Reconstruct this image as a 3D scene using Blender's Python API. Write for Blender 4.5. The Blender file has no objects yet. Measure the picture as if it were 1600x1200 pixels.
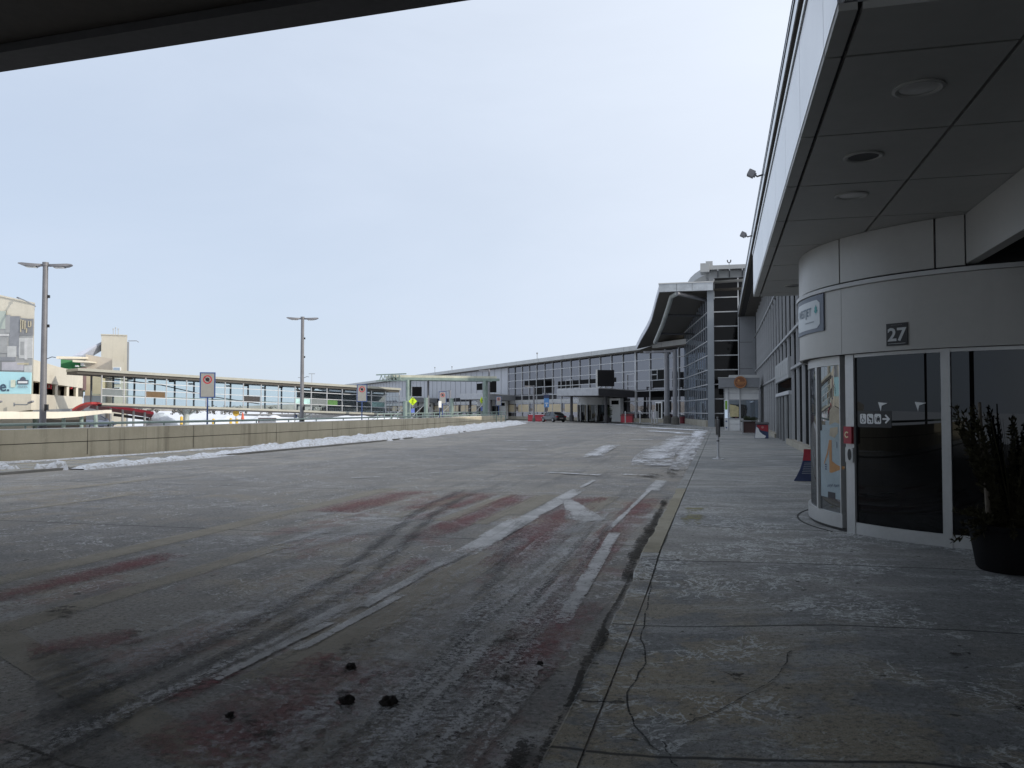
import bpy, bmesh, math, random
from mathutils import Vector, Matrix, noise
R = math.radians
random.seed(7)
S = bpy.context.scene
COL = S.collection
EYE = 1.7
FPX = 1290.0
YAW = math.atan(325 / 1290.66)
PITCH = math.atan(41 / 1290.0)

# ------------------------------------------------------------------ camera
cd = bpy.data.cameras.new("camera"); cam = bpy.data.objects.new("camera", cd); COL.objects.link(cam)
cam.location = (0, 0, EYE); cam.rotation_euler = (R(90) + PITCH, 0, YAW)
cd.sensor_width = 36; cd.lens = 36 * FPX / 1600; cd.clip_start = .05; cd.clip_end = 6000
S.camera = cam
S.view_settings.view_transform = 'Standard'; S.view_settings.look = 'None'
S.view_settings.exposure = 0.2; S.view_settings.gamma = 1
S.cycles.max_bounces = 7; S.cycles.diffuse_bounces = 4; S.cycles.glossy_bounces = 4; S.cycles.transparent_max_bounces = 14
S.cycles.use_denoising = True
try: S.cycles.denoiser = 'OPENIMAGEDENOISE'
except Exception: pass

# ------------------------------------------------------------------ survey helper: photo direction + optical depth -> plan position and height
def XY(px, d):
    a = (px - 800) / FPX
    return (math.cos(YAW) * a * d - math.sin(YAW) * d, math.sin(YAW) * a * d + math.cos(YAW) * d)
def ZZ(py, d): return EYE + (641 - py) * d / FPX

# ------------------------------------------------------------------ node helper
class NT:
    def __init__(s, name):
        s.m = bpy.data.materials.new(name); s.m.use_nodes = True
        s.t = s.m.node_tree; s.t.nodes.clear()
        s.out = s.t.nodes.new('ShaderNodeOutputMaterial')
    def n(s, typ, **kw):
        x = s.t.nodes.new(typ)
        for k, v in kw.items(): setattr(x, k, v)
        return x
    def put(s, sock, v):
        if v is None: return
        if isinstance(v, bpy.types.NodeSocket): s.t.links.new(v, sock)
        else:
            if sock.type == 'RGBA' and len(v) == 3: v = (*v, 1)
            sock.default_value = v
    def coord(s, scale=None, kind='Object'):
        c = s.n('ShaderNodeTexCoord').outputs[kind]
        if scale:
            mp = s.n('ShaderNodeMapping'); s.put(mp.inputs['Vector'], c); mp.inputs['Scale'].default_value = scale; c = mp.outputs[0]
        return c
    def noise(s, scale, detail=4, rough=.55, vec=None, dist=0):
        x = s.n('ShaderNodeTexNoise'); s.put(x.inputs['Vector'], vec if vec is not None else s.coord())
        s.put(x.inputs['Scale'], scale); x.inputs['Detail'].default_value = detail
        x.inputs['Roughness'].default_value = rough; x.inputs['Distortion'].default_value = dist
        return x.outputs[0]
    def math(s, op, a, b=0.0, c=None, clamp=False):
        x = s.n('ShaderNodeMath', operation=op, use_clamp=clamp)
        s.put(x.inputs[0], a); s.put(x.inputs[1], b)
        if c is not None: s.put(x.inputs[2], c)
        return x.outputs[0]
    def step(s, v, lo, hi, a=0.0, b=1.0):
        x = s.n('ShaderNodeMapRange', interpolation_type='SMOOTHSTEP')
        s.put(x.inputs[0], v)
        for i, q in zip((1, 2, 3, 4), (lo, hi, a, b)): s.put(x.inputs[i], q)
        return x.outputs[0]
    def mix(s, f, a, b, mode='MIX'):
        x = s.n('ShaderNodeMix', data_type='RGBA', blend_type=mode)
        s.put(x.inputs[0], f); s.put(x.inputs[6], a); s.put(x.inputs[7], b)
        return x.outputs[2]
    def sep(s, v):
        x = s.n('ShaderNodeSeparateXYZ'); s.put(x.inputs[0], v); return x.outputs
    def comb(s, a, b, c):
        x = s.n('ShaderNodeCombineXYZ'); s.put(x.inputs[0], a); s.put(x.inputs[1], b); s.put(x.inputs[2], c); return x.outputs[0]
    def bump(s, h, strength=.4, dist=.01):
        x = s.n('ShaderNodeBump'); x.inputs['Strength'].default_value = strength; x.inputs['Distance'].default_value = dist
        s.put(x.inputs['Height'], h); return x.outputs[0]
    def bsdf(s, col, rough=.6, metal=0.0, normal=None, spec=.5, coat=0.0, emit=None, estr=0.0):
        x = s.n('ShaderNodeBsdfPrincipled')
        s.put(x.inputs['Base Color'], col); s.put(x.inputs['Roughness'], rough); s.put(x.inputs['Metallic'], metal)
        x.inputs['Specular IOR Level'].default_value = spec; x.inputs['Coat Weight'].default_value = coat
        if normal is not None: s.put(x.inputs['Normal'], normal)
        return x.outputs[0]
    def done(s, sh):
        s.t.links.new(sh, s.out.inputs[0]); return s.m
    def alpha(s, sh, fac):
        tr = s.n('ShaderNodeBsdfTransparent').outputs[0]; mx = s.n('ShaderNodeMixShader')
        s.put(mx.inputs[0], fac); s.put(mx.inputs[1], tr); s.put(mx.inputs[2], sh); return mx.outputs[0]

def plain(name, col, rough=.6, metal=0.0, var=.18, nscale=1.5, bump=0.0, spec=.5, coat=0.0, streak=0.0):
    """paint / metal / plastic with mottled dirt"""
    t = NT(name)
    a = t.noise(nscale, 5, .6); b = t.noise(nscale * 9, 3, .6)
    f = t.math('ADD', t.math('MULTIPLY', a, .7), t.math('MULTIPLY', b, .3))
    lo = tuple(c * (1 - var) for c in col); hi = tuple(min(1, c * (1 + var)) for c in col)
    c = t.mix(t.step(f, .3, .7), lo, hi)
    if streak:
        v = t.noise(1.0, 4, .6, t.coord((3.0, 3.0, .15)))
        c = t.mix(t.math('MULTIPLY', t.step(v, .5, .75), streak), c, tuple(q * .45 for q in col))
    nm = t.bump(b, bump, .02) if bump else None
    r = t.math('ADD', t.math('MULTIPLY', a, .25), rough - .12)
    return t.done(t.bsdf(c, r, metal, nm, spec, coat))

def worn(name, col, col2, nscale=1.2, cover=.5, amt=1.0, stretch=(1, 1, 1), edge=.3, crisp=.9, soft=.06, grain=6.0):
    """thin paint or dirt lying on pavement, worn through in crisp grains, ragged at the edge (uv.x across, uv.y along)"""
    t = NT(name)
    a = t.noise(nscale, 5, .6, t.coord(stretch)); g = t.noise(grain, 10, .82); b = t.noise(2.2, 5, .65)
    uv = t.sep(t.coord(None, 'UV'))
    e = t.math('SUBTRACT', .5, t.math('ABSOLUTE', t.math('SUBTRACT', uv[0], .5)))
    e2 = t.math('SUBTRACT', .5, t.math('ABSOLUTE', t.math('SUBTRACT', uv[1], .5)))
    e = t.math('MINIMUM', e, t.math('MULTIPLY', e2, 2.5)); ef = t.step(e, .0, edge)
    hard = t.step(e, .005, .05)
    m = t.math('ADD', a, t.math('ADD', t.math('MULTIPLY', t.math('SUBTRACT', g, .5), crisp * 1.7), t.math('MULTIPLY', t.math('SUBTRACT', ef, 1.0), .22)))
    f = t.math('MULTIPLY', t.math('MULTIPLY', t.step(m, 1 - cover - soft, 1 - cover + soft), hard), amt)
    c = t.mix(t.step(b, .4, .6), col, col2); c = t.mix(t.math('MULTIPLY', t.step(g, .4, .47, 1, 0), .5), c, tuple(q * .5 for q in col))
    return t.done(t.alpha(t.bsdf(c, .92, 0, None, .08), f))

# ------------------------------------------------------------------ mesh helper
BASE = {}
class MB:
    def __init__(s): s.v = []; s.f = []; s.mi = []; s.uv = {}; s.cur = 0; s.smooth = set(); s.zi = 0.0
    def quad(s, *p, uv=None):
        i = len(s.v); s.v += [tuple(q) for q in p]; s.f.append(tuple(range(i, i + len(p)))); s.mi.append(s.cur)
        if uv: s.uv[len(s.f) - 1] = uv
    def face(s, idx, sm=False):
        s.f.append(tuple(idx)); s.mi.append(s.cur)
        if sm: s.smooth.add(len(s.f) - 1)
    def box(s, x0, x1, y0, y1, z0, z1):
        return s.obox((x0, y0, z0), (x1 - x0, 0, 0), (0, y1 - y0, 0), (0, 0, z1 - z0))
    def obox(s, o, a, b, c):
        o, a, b, c = map(Vector, (o, a, b, c)); i = len(s.v)
        if a.cross(b).dot(c) < 0: a, b = b, a
        s.v += [tuple(q) for q in (o, o + a, o + a + b, o + b, o + c, o + a + c, o + a + b + c, o + b + c)]
        for q in ((0, 3, 2, 1), (4, 5, 6, 7), (0, 1, 5, 4), (1, 2, 6, 5), (2, 3, 7, 6), (3, 0, 4, 7)): s.face([i + k for k in q])
        return s
    def cbox(s, c, sx, sy, sz, rz=0.0):
        m = Matrix.Rotation(rz, 3, 'Z'); a = m @ Vector((sx, 0, 0)); b = m @ Vector((0, sy, 0)); d = Vector((0, 0, sz))
        return s.obox(Vector(c) - a / 2 - b / 2, a, b, d)
    def bar(s, p, q, w, h, up=(0, 0, 1)):
        p, q = Vector(p), Vector(q); d = q - p; sd = d.cross(Vector(up))
        if sd.length < 1e-6: sd = Vector((1, 0, 0))
        sd = sd.normalized() * w; u = sd.cross(d).normalized() * h
        return s.obox(p - sd / 2 - u / 2, d, sd, u)
    def tube(s, pts, r, n=10, caps=True):
        pts = [Vector(p) for p in pts]; rs = r if isinstance(r, (list, tuple)) else [r] * len(pts)
        base = len(s.v); prev = None
        for k, p in enumerate(pts):
            d = (pts[min(k + 1, len(pts) - 1)] - pts[max(k - 1, 0)]).normalized()
            x = prev if prev is not None else (Vector((0, 0, 1)) if abs(d.z) < .9 else Vector((1, 0, 0)))
            x = (x - d * x.dot(d)).normalized(); prev = x; y = d.cross(x)
            for j in range(n):
                a = 2 * math.pi * j / n; s.v.append(tuple(p + (x * math.cos(a) + y * math.sin(a)) * rs[k]))
        for k in range(len(pts) - 1):
            for j in range(n):
                a = base + k * n + j; b = base + k * n + (j + 1) % n
                s.face((a, b, b + n, a + n), True)
        if caps:
            s.face([base + j for j in range(n)][::-1]); s.face([base + (len(pts) - 1) * n + j for j in range(n)])
        return s
    def lathe(s, c, prof, n=24, a0=0.0, a1=2 * math.pi):
        """prof: list of (r,z); full or partial turn about vertical axis at c"""
        full = abs(a1 - a0 - 2 * math.pi) < 1e-6; m = n if full else n + 1; base = len(s.v)
        for r, z in prof:
            for j in range(m):
                a = a0 + (a1 - a0) * j / n; s.v.append((c[0] + r * math.cos(a), c[1] + r * math.sin(a), (c[2] if len(c) > 2 else 0) + z))
        for k in range(len(prof) - 1):
            for j in range(n):
                a = base + k * m + j; b = base + k * m + (j + 1) % m
                s.face((a, b, b + m, a + m), True)
        return s
    def arc(s, c, r0, r1, z0, z1, a0, a1, n=24):
        """solid curved slab between two radii (degrees)"""
        a0, a1 = R(a0), R(a1); base = len(s.v)
        for j in range(n + 1):
            a = a0 + (a1 - a0) * j / n; co, si = math.cos(a), math.sin(a)
            for r, z in ((r1, z0), (r1, z1), (r0, z1), (r0, z0)): s.v.append((c[0] + r * co, c[1] + r * si, z))
        for j in range(n):
            i = base + 4 * j
            for k in range(4): s.face((i + k, i + 4 + k, i + 4 + (k + 1) % 4, i + (k + 1) % 4), False)
        s.face((base, base + 1, base + 2, base + 3)); e = base + 4 * n; s.face((e + 3, e + 2, e + 1, e))
        return s
    def prism(s, poly, z0, z1):
        i = len(s.v); n = len(poly)
        ar = sum(poly[k][0] * poly[(k + 1) % n][1] - poly[(k + 1) % n][0] * poly[k][1] for k in range(n))
        if ar < 0: poly = poly[::-1]
        s.v += [(p[0], p[1], z0) for p in poly] + [(p[0], p[1], z1) for p in poly]
        s.face([i + k for k in range(n)][::-1]); s.face([i + n + k for k in range(n)])
        for k in range(n): s.face((i + k, i + (k + 1) % n, i + n + (k + 1) % n, i + n + k))
        return s
    def slab(s, poly, ext):
        """planar 3-d polygon pushed along ext"""
        i = len(s.v); n = len(poly); e = Vector(ext)
        s.v += [tuple(Vector(p)) for p in poly] + [tuple(Vector(p) + e) for p in poly]
        s.face([i + k for k in range(n)][::-1]); s.face([i + n + k for k in range(n)])
        for k in range(n): s.face((i + k, i + (k + 1) % n, i + n + (k + 1) % n, i + n + k))
        return s
    def ribbon(s, pts, t):
        """upright wall along (x,y,zbottom,ztop) stations, thickness t on its left side going along"""
        base = len(s.v); n = len(pts)
        for k, p in enumerate(pts):
            a = Vector(pts[max(k - 1, 0)][:2]); b = Vector(pts[min(k + 1, n - 1)][:2]); d = (b - a).normalized(); nn = Vector((-d.y, d.x)) * t
            s.v += [(p[0], p[1], p[2]), (p[0], p[1], p[3]), (p[0] + nn.x, p[1] + nn.y, p[3]), (p[0] + nn.x, p[1] + nn.y, p[2])]
        for k in range(n - 1):
            i = base + 4 * k
            for j in range(4): s.face((i + j, i + 4 + j, i + 4 + (j + 1) % 4, i + (j + 1) % 4))
        s.face((base, base + 1, base + 2, base + 3)); e = base + 4 * (n - 1); s.face((e + 3, e + 2, e + 1, e))
        return s
    def strip(s, pts, w, z=0.0):
        """flat strip on the ground with uv; w a number or list"""
        z += s.zi; s.zi += .0003
        n = len(pts); ws = w if isinstance(w, (list, tuple)) else [w] * n; L = []; tot = 0
        for k, p in enumerate(pts):
            if k: tot += math.dist(pts[k - 1][:2], p[:2])
            L.append(tot)
        V = []
        for k, p in enumerate(pts):
            a = Vector(pts[max(k - 1, 0)][:2]); b = Vector(pts[min(k + 1, n - 1)][:2]); d = (b - a).normalized(); nn = Vector((-d.y, d.x)) * ws[k] / 2
            V.append((Vector((p[0] + nn.x, p[1] + nn.y, z)), Vector((p[0] - nn.x, p[1] - nn.y, z))))
        for k in range(n - 1):
            u0, u1 = L[k] / tot, L[k + 1] / tot
            s.quad(V[k][1], V[k + 1][1], V[k + 1][0], V[k][0], uv=[(1, u0), (1, u1), (0, u1), (0, u0)])
        return s
    def patch(s, poly, z=0.0):
        xs = [p[0] for p in poly]; ys = [p[1] for p in poly]; x0, x1, y0, y1 = min(xs), max(xs), min(ys), max(ys)
        s.quad(*[(p[0], p[1], z) for p in poly], uv=[((p[0] - x0) / (x1 - x0), (p[1] - y0) / (y1 - y0)) for p in poly]); return s
    def build(s, name, mats, parent=None, local=False, auto=40, at=None):
        off = Vector((0, 0, 0))
        if parent is not None and not local: off = BASE[parent.name]
        if at is not None: off = Vector(at)
        me = bpy.data.meshes.new(name); me.from_pydata([tuple(Vector(v) - off) for v in s.v], [], s.f)
        for m in (mats if isinstance(mats, (list, tuple)) else [mats]): me.materials.append(m)
        for i, mi in enumerate(s.mi): me.polygons[i].material_index = mi
        if s.uv:
            lay = me.uv_layers.new(name='uv')
            for fi, uv in s.uv.items():
                for k, li in enumerate(me.polygons[fi].loop_indices): lay.data[li].uv = uv[k]
        me.validate(); me.update()
        for p in me.polygons: p.use_smooth = True
        me.set_sharp_from_angle(angle=R(32))
        o = bpy.data.objects.new(name, me); COL.objects.link(o)
        if at is not None: o.location = at
        if parent is not None:
            o.parent = parent; BASE[o.name] = BASE[parent.name] if not local else Vector((0, 0, 0))
        else: BASE[o.name] = Vector(off)
        return o

def tag(o, label, cat, group=None, kind=None):
    if label: o['label'] = label
    if cat: o['category'] = cat
    if group: o['group'] = group
    if kind: o['kind'] = kind
    return o
def struct(o, label=None):
    o['kind'] = 'structure'
    if label: o['label'] = label
    return o
def thing(name, loc, label, cat, group=None, rz=0.0):
    o = bpy.data.objects.new(name, None); COL.objects.link(o); o.location = loc; o.rotation_euler = (0, 0, rz); o.empty_display_size = .2
    BASE[o.name] = Vector(loc); return tag(o, label, cat, group)
def dup(root, loc, rz, label, group=None, scale=None):
    r = root.copy(); COL.objects.link(r); r.location = loc; r.rotation_euler = (0, 0, rz); r['label'] = label
    if group: r['group'] = group
    if scale: r.scale = scale
    def rec(a, b):
        for ch in a.children:
            c = ch.copy(); COL.objects.link(c); c.parent = b; rec(ch, c)
    rec(root, r); return r
def text_polys(txt, size, bold=0.0):
    cu = bpy.data.curves.new('t', 'FONT'); cu.body = txt; cu.size = size; cu.align_x = 'CENTER'; cu.align_y = 'CENTER'; cu.resolution_u = 3; cu.offset = bold
    o = bpy.data.objects.new('t', cu); COL.objects.link(o); bpy.context.view_layer.update()
    me = o.evaluated_get(bpy.context.evaluated_depsgraph_get()).to_mesh()
    v = [tuple(q.co) for q in me.vertices]; f = [tuple(p.vertices) for p in me.polygons]
    o.to_mesh_clear(); bpy.data.objects.remove(o); bpy.data.curves.remove(cu); return v, f
def add_text(mb, txt, size, fn, bold=0.0):
    """fn maps flat (x,y) to 3-d"""
    v, f = text_polys(txt, size, bold); i = len(mb.v); mb.v += [tuple(fn(*p[:2])) for p in v]
    for q in f: mb.face([i + k for k in q])

# ------------------------------------------------------------------ sky and sun
SUN_EL, SUN_AZ = R(22), R(98)        # azimuth clockwise from +Y (along the road)
wd = bpy.data.worlds.new("World"); S.world = wd; wd.use_nodes = True
wt = wd.node_tree; wt.nodes.clear()
def wn(t, **k):
    x = wt.nodes.new(t)
    for a, b in k.items(): setattr(x, a, b)
    return x
wo = wn('ShaderNodeOutputWorld'); bg = wn('ShaderNodeBackground'); bg.inputs['Strength'].default_value = .1
sky = wn('ShaderNodeTexSky', sky_type='NISHITA'); sky.sun_disc = False; sky.sun_elevation = SUN_EL; sky.sun_rotation = SUN_AZ
sky.altitude = 1080; sky.air_density = 1.0; sky.dust_density = 1.6; sky.ozone_density = 1.0
tc = wn('ShaderNodeTexCoord'); mp = wn('ShaderNodeMapping'); mp.inputs['Scale'].default_value = (1.0, 1.0, 3.2); mp.inputs['Rotation'].default_value = (R(8), R(-6), 0)
wt.links.new(tc.outputs['Generated'], mp.inputs[0])
nz = wn('ShaderNodeTexNoise'); nz.inputs['Scale'].default_value = 2.2; nz.inputs['Detail'].default_value = 6; nz.inputs['Roughness'].default_value = .55; nz.inputs['Distortion'].default_value = .3
wt.links.new(mp.outputs[0], nz.inputs['Vector'])
mr = wn('ShaderNodeMapRange', interpolation_type='SMOOTHSTEP')
for i, v in zip((1, 2, 3, 4), (.25, .8, .78, .94)): mr.inputs[i].default_value = v
wt.links.new(nz.outputs[0], mr.inputs[0])
mx = wn('ShaderNodeMix', data_type='RGBA'); wt.links.new(mr.outputs[0], mx.inputs[0]); wt.links.new(sky.outputs[0], mx.inputs[6]); mx.inputs[7].default_value = (5.7, 6.55, 7.95, 1)
# brighter veil of thin cloud round the sun side, thinner and bluer away from it
dt = wn('ShaderNodeVectorMath', operation='DOT_PRODUCT'); wt.links.new(tc.outputs['Generated'], dt.inputs[0])
dt.inputs[1].default_value = (math.sin(SUN_AZ) * math.cos(SUN_EL), math.cos(SUN_AZ) * math.cos(SUN_EL), math.sin(SUN_EL))
gl = wn('ShaderNodeMapRange', interpolation_type='SMOOTHSTEP')
for i, v in zip((1, 2, 3, 4), (-.7, .95, 0, 1)): gl.inputs[i].default_value = v
wt.links.new(dt.outputs['Value'], gl.inputs[0])
m2 = wn('ShaderNodeMix', data_type='RGBA', blend_type='MIX'); wt.links.new(gl.outputs[0], m2.inputs[0]); wt.links.new(mx.outputs[2], m2.inputs[6]); m2.inputs[7].default_value = (9.7, 10.1, 10.8, 1)
wt.links.new(m2.outputs[2], bg.inputs[0]); wt.links.new(bg.outputs[0], wo.inputs[0])
sl = bpy.data.lights.new("sun", 'SUN'); sl.energy = 2.7; sl.angle = R(.5); sl.color = (1, .93, .82)
so = bpy.data.objects.new("sun", sl); COL.objects.link(so)
so.rotation_euler = Vector((math.sin(SUN_AZ) * math.cos(SUN_EL), math.cos(SUN_AZ) * math.cos(SUN_EL), math.sin(SUN_EL))).to_track_quat('Z', 'Y').to_euler()
so.location = (40, -6, 40)

# ------------------------------------------------------------------ materials
def m_road():
    t = NT('dusty_road'); p = t.coord(); x, y, z = t.sep(p)
    big = t.noise(.16, 4, .55); mid = t.noise(.9, 6, .65); st = t.noise(1.0, 6, .65, t.coord((2.2, .2, 1))); fine = t.noise(26, 8, .78); gr = t.noise(110, 3, .7); crust = t.noise(3.2, 9, .78)
    near = t.step(y, 15.6, 16.6, 1, 0)
    c = t.mix(t.step(big, .38, .62), (.215, .212, .207), (.285, .272, .25))
    c = t.mix(t.math('MULTIPLY', t.step(mid, .44, .62), .6), c, (.33, .305, .265))
    c = t.mix(t.math('MULTIPLY', t.step(st, .52, .66), .5), c, (.14, .14, .14))
    # smoother darker asphalt beyond the tan line
    lane = t.math('MULTIPLY', t.step(x, -7.25, -7.0, 1, 0), t.step(x, -13.2, -12.4)); c = t.mix(t.math('MULTIPLY', lane, .4), c, (.17, .17, .172))
    # salt crust: crisp broken patches, stronger in the kerb lane near the camera
    lanef = t.math('ADD', .35, t.math('MULTIPLY', t.math('MULTIPLY', near, t.step(x, -6.9, -5.5)), .65))
    salt = t.math('MULTIPLY', t.step(t.noise(.5, 5, .6, None, .5), .46, .62), t.step(crust, .47, .56)); c = t.mix(t.math('MULTIPLY', t.math('MULTIPLY', salt, .75), lanef), c, (.47, .475, .485))
    tan = t.math('MULTIPLY', t.math('MULTIPLY', t.step(t.noise(.45, 5, .65, t.coord((1, 1, 1))), .5, .62), near), t.step(crust, .44, .52, 1, .3)); c = t.mix(t.math('MULTIPLY', tan, .6), c, (.30, .26, .20))
    pink = t.math('MULTIPLY', t.step(t.noise(.8, 6, .7, t.coord((1.4, .8, 1))), .54, .61), t.math('MULTIPLY', t.step(x, -6.9, -6.0), near)); c = t.mix(t.math('MULTIPLY', pink, .5), c, (.225, .14, .13))
    iso = t.math('ABSOLUTE', t.math('SUBTRACT', t.noise(1.7, 4, .55, None, 1.0), .5))
    ln = t.math('MULTIPLY', t.step(iso, .003, .014, 1, 0), t.math('MULTIPLY', t.step(t.noise(.7, 3, .6), .44, .54), t.step(fine, .45, .53))); c = t.mix(t.math('MULTIPLY', ln, .8), c, (.55, .56, .57))
    c = t.mix(t.math('MULTIPLY', t.step(fine, .42, .48, 1, 0), .62), c, (.085, .083, .08))
    c = t.mix(t.math('MULTIPLY', t.step(fine, .56, .62), .5), c, (.48, .47, .45))
    c = t.mix(t.math('MULTIPLY', t.step(gr, .38, .46, 1, 0), .5), c, (.09, .088, .084))
    pit = t.step(t.noise(7, 3, .5), .68, .71); c = t.mix(t.math('MULTIPLY', t.math('MULTIPLY', pit, near), .7), c, (.05, .048, .042))
    # sawn joints every 6 m across the road
    yy = t.math('ADD', y, t.math('MULTIPLY', t.math('SUBTRACT', t.noise(.5, 5, .6), .5), .2))
    jm = t.math('ABSOLUTE', t.math('SUBTRACT', t.math('MODULO', t.math('ADD', yy, 605 - 10.5 + 3.025), 6.05), 3.025))
    j = t.math('MULTIPLY', t.step(jm, .012, .026, 1, 0), t.step(y, 7.5, 9)); c = t.mix(t.math('MULTIPLY', j, .75), c, (.045, .045, .045))
    c = t.mix(1.0, c, (1.14, 1.13, 1.12), 'MULTIPLY')
    nm = t.bump(t.math('ADD', t.math('ADD', fine, t.math('MULTIPLY', gr, .5)), t.math('MULTIPLY', crust, .8)), .6, .014)
    return t.done(t.bsdf(c, .9, 0, nm, .12))
def m_walk():
    t = NT('salted_pavement'); x, y, z = t.sep(t.coord())
    big = t.noise(.35, 4, .6); mid = t.noise(1.3, 7, .7); fine = t.noise(30, 8, .78); gr = t.noise(120, 3, .7); st = t.noise(1.0, 8, .72, t.coord((.9, 2.4, 1))); crust = t.noise(4, 9, .78)
    yy = t.math('ADD', y, t.math('MULTIPLY', t.math('SUBTRACT', t.noise(.8, 5, .6), .5), .14))
    sl = t.math('ADD', yy, 396.8 - 1.63 + 1.24)
    slab = t.n('ShaderNodeTexWhiteNoise', noise_dimensions='1D'); t.put(slab.inputs['W'], t.math('FLOOR', t.math('DIVIDE', t.math('SUBTRACT', sl, 1.24), 2.48))); sv = slab.outputs[0]
    c = t.mix(t.step(t.math('ADD', big, t.math('MULTIPLY', t.math('SUBTRACT', sv, .5), .2)), .38, .62), (.185, .19, .192), (.255, .252, .243))
    near = t.step(t.math('ADD', y, t.math('MULTIPLY', x, 1.5)), 4.2, 10.0, 1, 0)
    c = t.mix(t.math('MULTIPLY', near, t.step(mid, .44, .54)), c, (.29, .258, .20))
    c = t.mix(t.math('MULTIPLY', t.step(st, .5, .6), .45), c, (.36, .365, .37))
    c = t.mix(t.math('MULTIPLY', t.step(st, .40, .47, 1, 0), .3), c, (.14, .14, .14))
    w1 = t.noise(t.math('ADD', 2.0, sv), 4, .6, None, 1.2); iso = t.math('ABSOLUTE', t.math('SUBTRACT', w1, .5)); iso2 = t.math('ABSOLUTE', t.math('SUBTRACT', t.noise(4.6, 4, .55, None, .8), .46))
    lines = t.math('MAXIMUM', t.step(iso, .005, .028, 1, 0), t.math('MULTIPLY', t.step(iso2, .005, .025, 1, 0), .9))
    lines = t.math('MULTIPLY', lines, t.step(t.math('ADD', t.noise(.8, 4, .6), t.math('MULTIPLY', t.math('SUBTRACT', sv, .5), .1)), .44, .54)); lines = t.math('MULTIPLY', lines, t.step(y, 9, 17, 1, .25))
    lines = t.math('MULTIPLY', lines, t.step(fine, .43, .52, .45, 1))
    c = t.mix(t.math('MULTIPLY', lines, .8), c, (.54, .56, .57))
    c = t.mix(t.math('MULTIPLY', t.step(fine, .42, .48, 1, 0), .55), c, (.085, .083, .08))
    c = t.mix(t.math('MULTIPLY', t.step(fine, .57, .63), .4), c, (.46, .46, .45))
    c = t.mix(t.math('MULTIPLY', t.step(gr, .38, .46, 1, 0), .5), c, (.08, .08, .078))
    dots = t.step(t.noise(8, 3, .5), .69, .72); c = t.mix(t.math('MULTIPLY', dots, .8), c, (.05, .048, .042))
    jm = t.math('ABSOLUTE', t.math('SUBTRACT', t.math('MODULO', sl, 2.48), 1.24))
    j = t.step(jm, .008, .022, 1, 0); c = t.mix(t.math('MULTIPLY', j, .85), c, (.04, .04, .04))
    c = t.mix(1.0, c, (1.27, 1.27, 1.25), 'MULTIPLY')
    nm = t.bump(t.math('ADD', fine, t.math('MULTIPLY', gr, .5)), .5, .01)
    return t.done(t.bsdf(c, .9, 0, nm, .12))
def m_concrete(name, lo, hi, stain=.5):
    t = NT(name); a = t.noise(.6, 5, .6); b = t.noise(7, 4, .65); f = t.noise(60, 3, .7); v = t.noise(1.0, 5, .65, t.coord((2.2, 2.2, .12)))
    c = t.mix(t.step(a, .3, .7), lo, hi); c = t.mix(t.math('MULTIPLY', t.step(v, .48, .72), stain), c, tuple(q * .5 for q in lo))
    c = t.mix(t.math('MULTIPLY', t.step(b, .55, .75), .3), c, tuple(min(1, q * 1.25) for q in hi))
    c = t.mix(t.math('MULTIPLY', t.step(f, .3, .5, 1, 0), .3), c, tuple(q * .5 for q in lo))
    return t.done(t.bsdf(c, .85, 0, t.bump(f, .35, .01), .3))
def m_snow(name, dirt=.35, scale=1.0):
    t = NT(name); a = t.noise(1.1 * scale, 6, .65); b = t.noise(9 * scale, 5, .7); c0 = t.noise(45, 3, .7)
    c = t.mix(t.step(a, .35, .7), (.80, .82, .86), (.66, .68, .71))
    c = t.mix(t.math('MULTIPLY', t.step(b, .48, .6), dirt), c, (.36, .34, .31)); c = t.mix(t.math('MULTIPLY', t.step(c0, .62, .75), dirt), c, (.16, .14, .12))
    return t.done(t.bsdf(c, .75, 0, t.bump(t.math('ADD', b, t.math('MULTIPLY', c0, .6)), .7, .05), .3))
def m_glass_dark(name, refl, tint, rough=.015, base=.012, wob=0.0):
    """coated facade glass: dark room behind, mirror coat in front"""
    t = NT(name); d = t.n('ShaderNodeBsdfDiffuse'); d.inputs[0].default_value = (base, base, base * 1.05, 1)
    g = t.n('ShaderNodeBsdfGlossy'); g.inputs[0].default_value = (*[refl * q for q in tint], 1); g.inputs['Roughness'].default_value = rough
    if wob: t.put(g.inputs['Normal'], t.bump(t.noise(.35, 2, .4), wob, .2))
    a = t.n('ShaderNodeAddShader'); t.t.links.new(d.outputs[0], a.inputs[0]); t.t.links.new(g.outputs[0], a.inputs[1])
    return t.done(a.outputs[0])
def m_glass_clear(name, tint=(.93, .97, .97), refl=1.0):
    t = NT(name); tr = t.n('ShaderNodeBsdfTransparent'); tr.inputs[0].default_value = (*tint, 1)
    g = t.n('ShaderNodeBsdfGlossy'); g.inputs['Roughness'].default_value = .02; g.inputs[0].default_value = (refl,) * 3 + (1,)
    f = t.n('ShaderNodeFresnel'); f.inputs[0].default_value = 1.45; mxs = t.n('ShaderNodeMixShader')
    t.t.links.new(f.outputs[0], mxs.inputs[0]); t.t.links.new(tr.outputs[0], mxs.inputs[1]); t.t.links.new(g.outputs[0], mxs.inputs[2]); return t.done(mxs.outputs[0])

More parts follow.
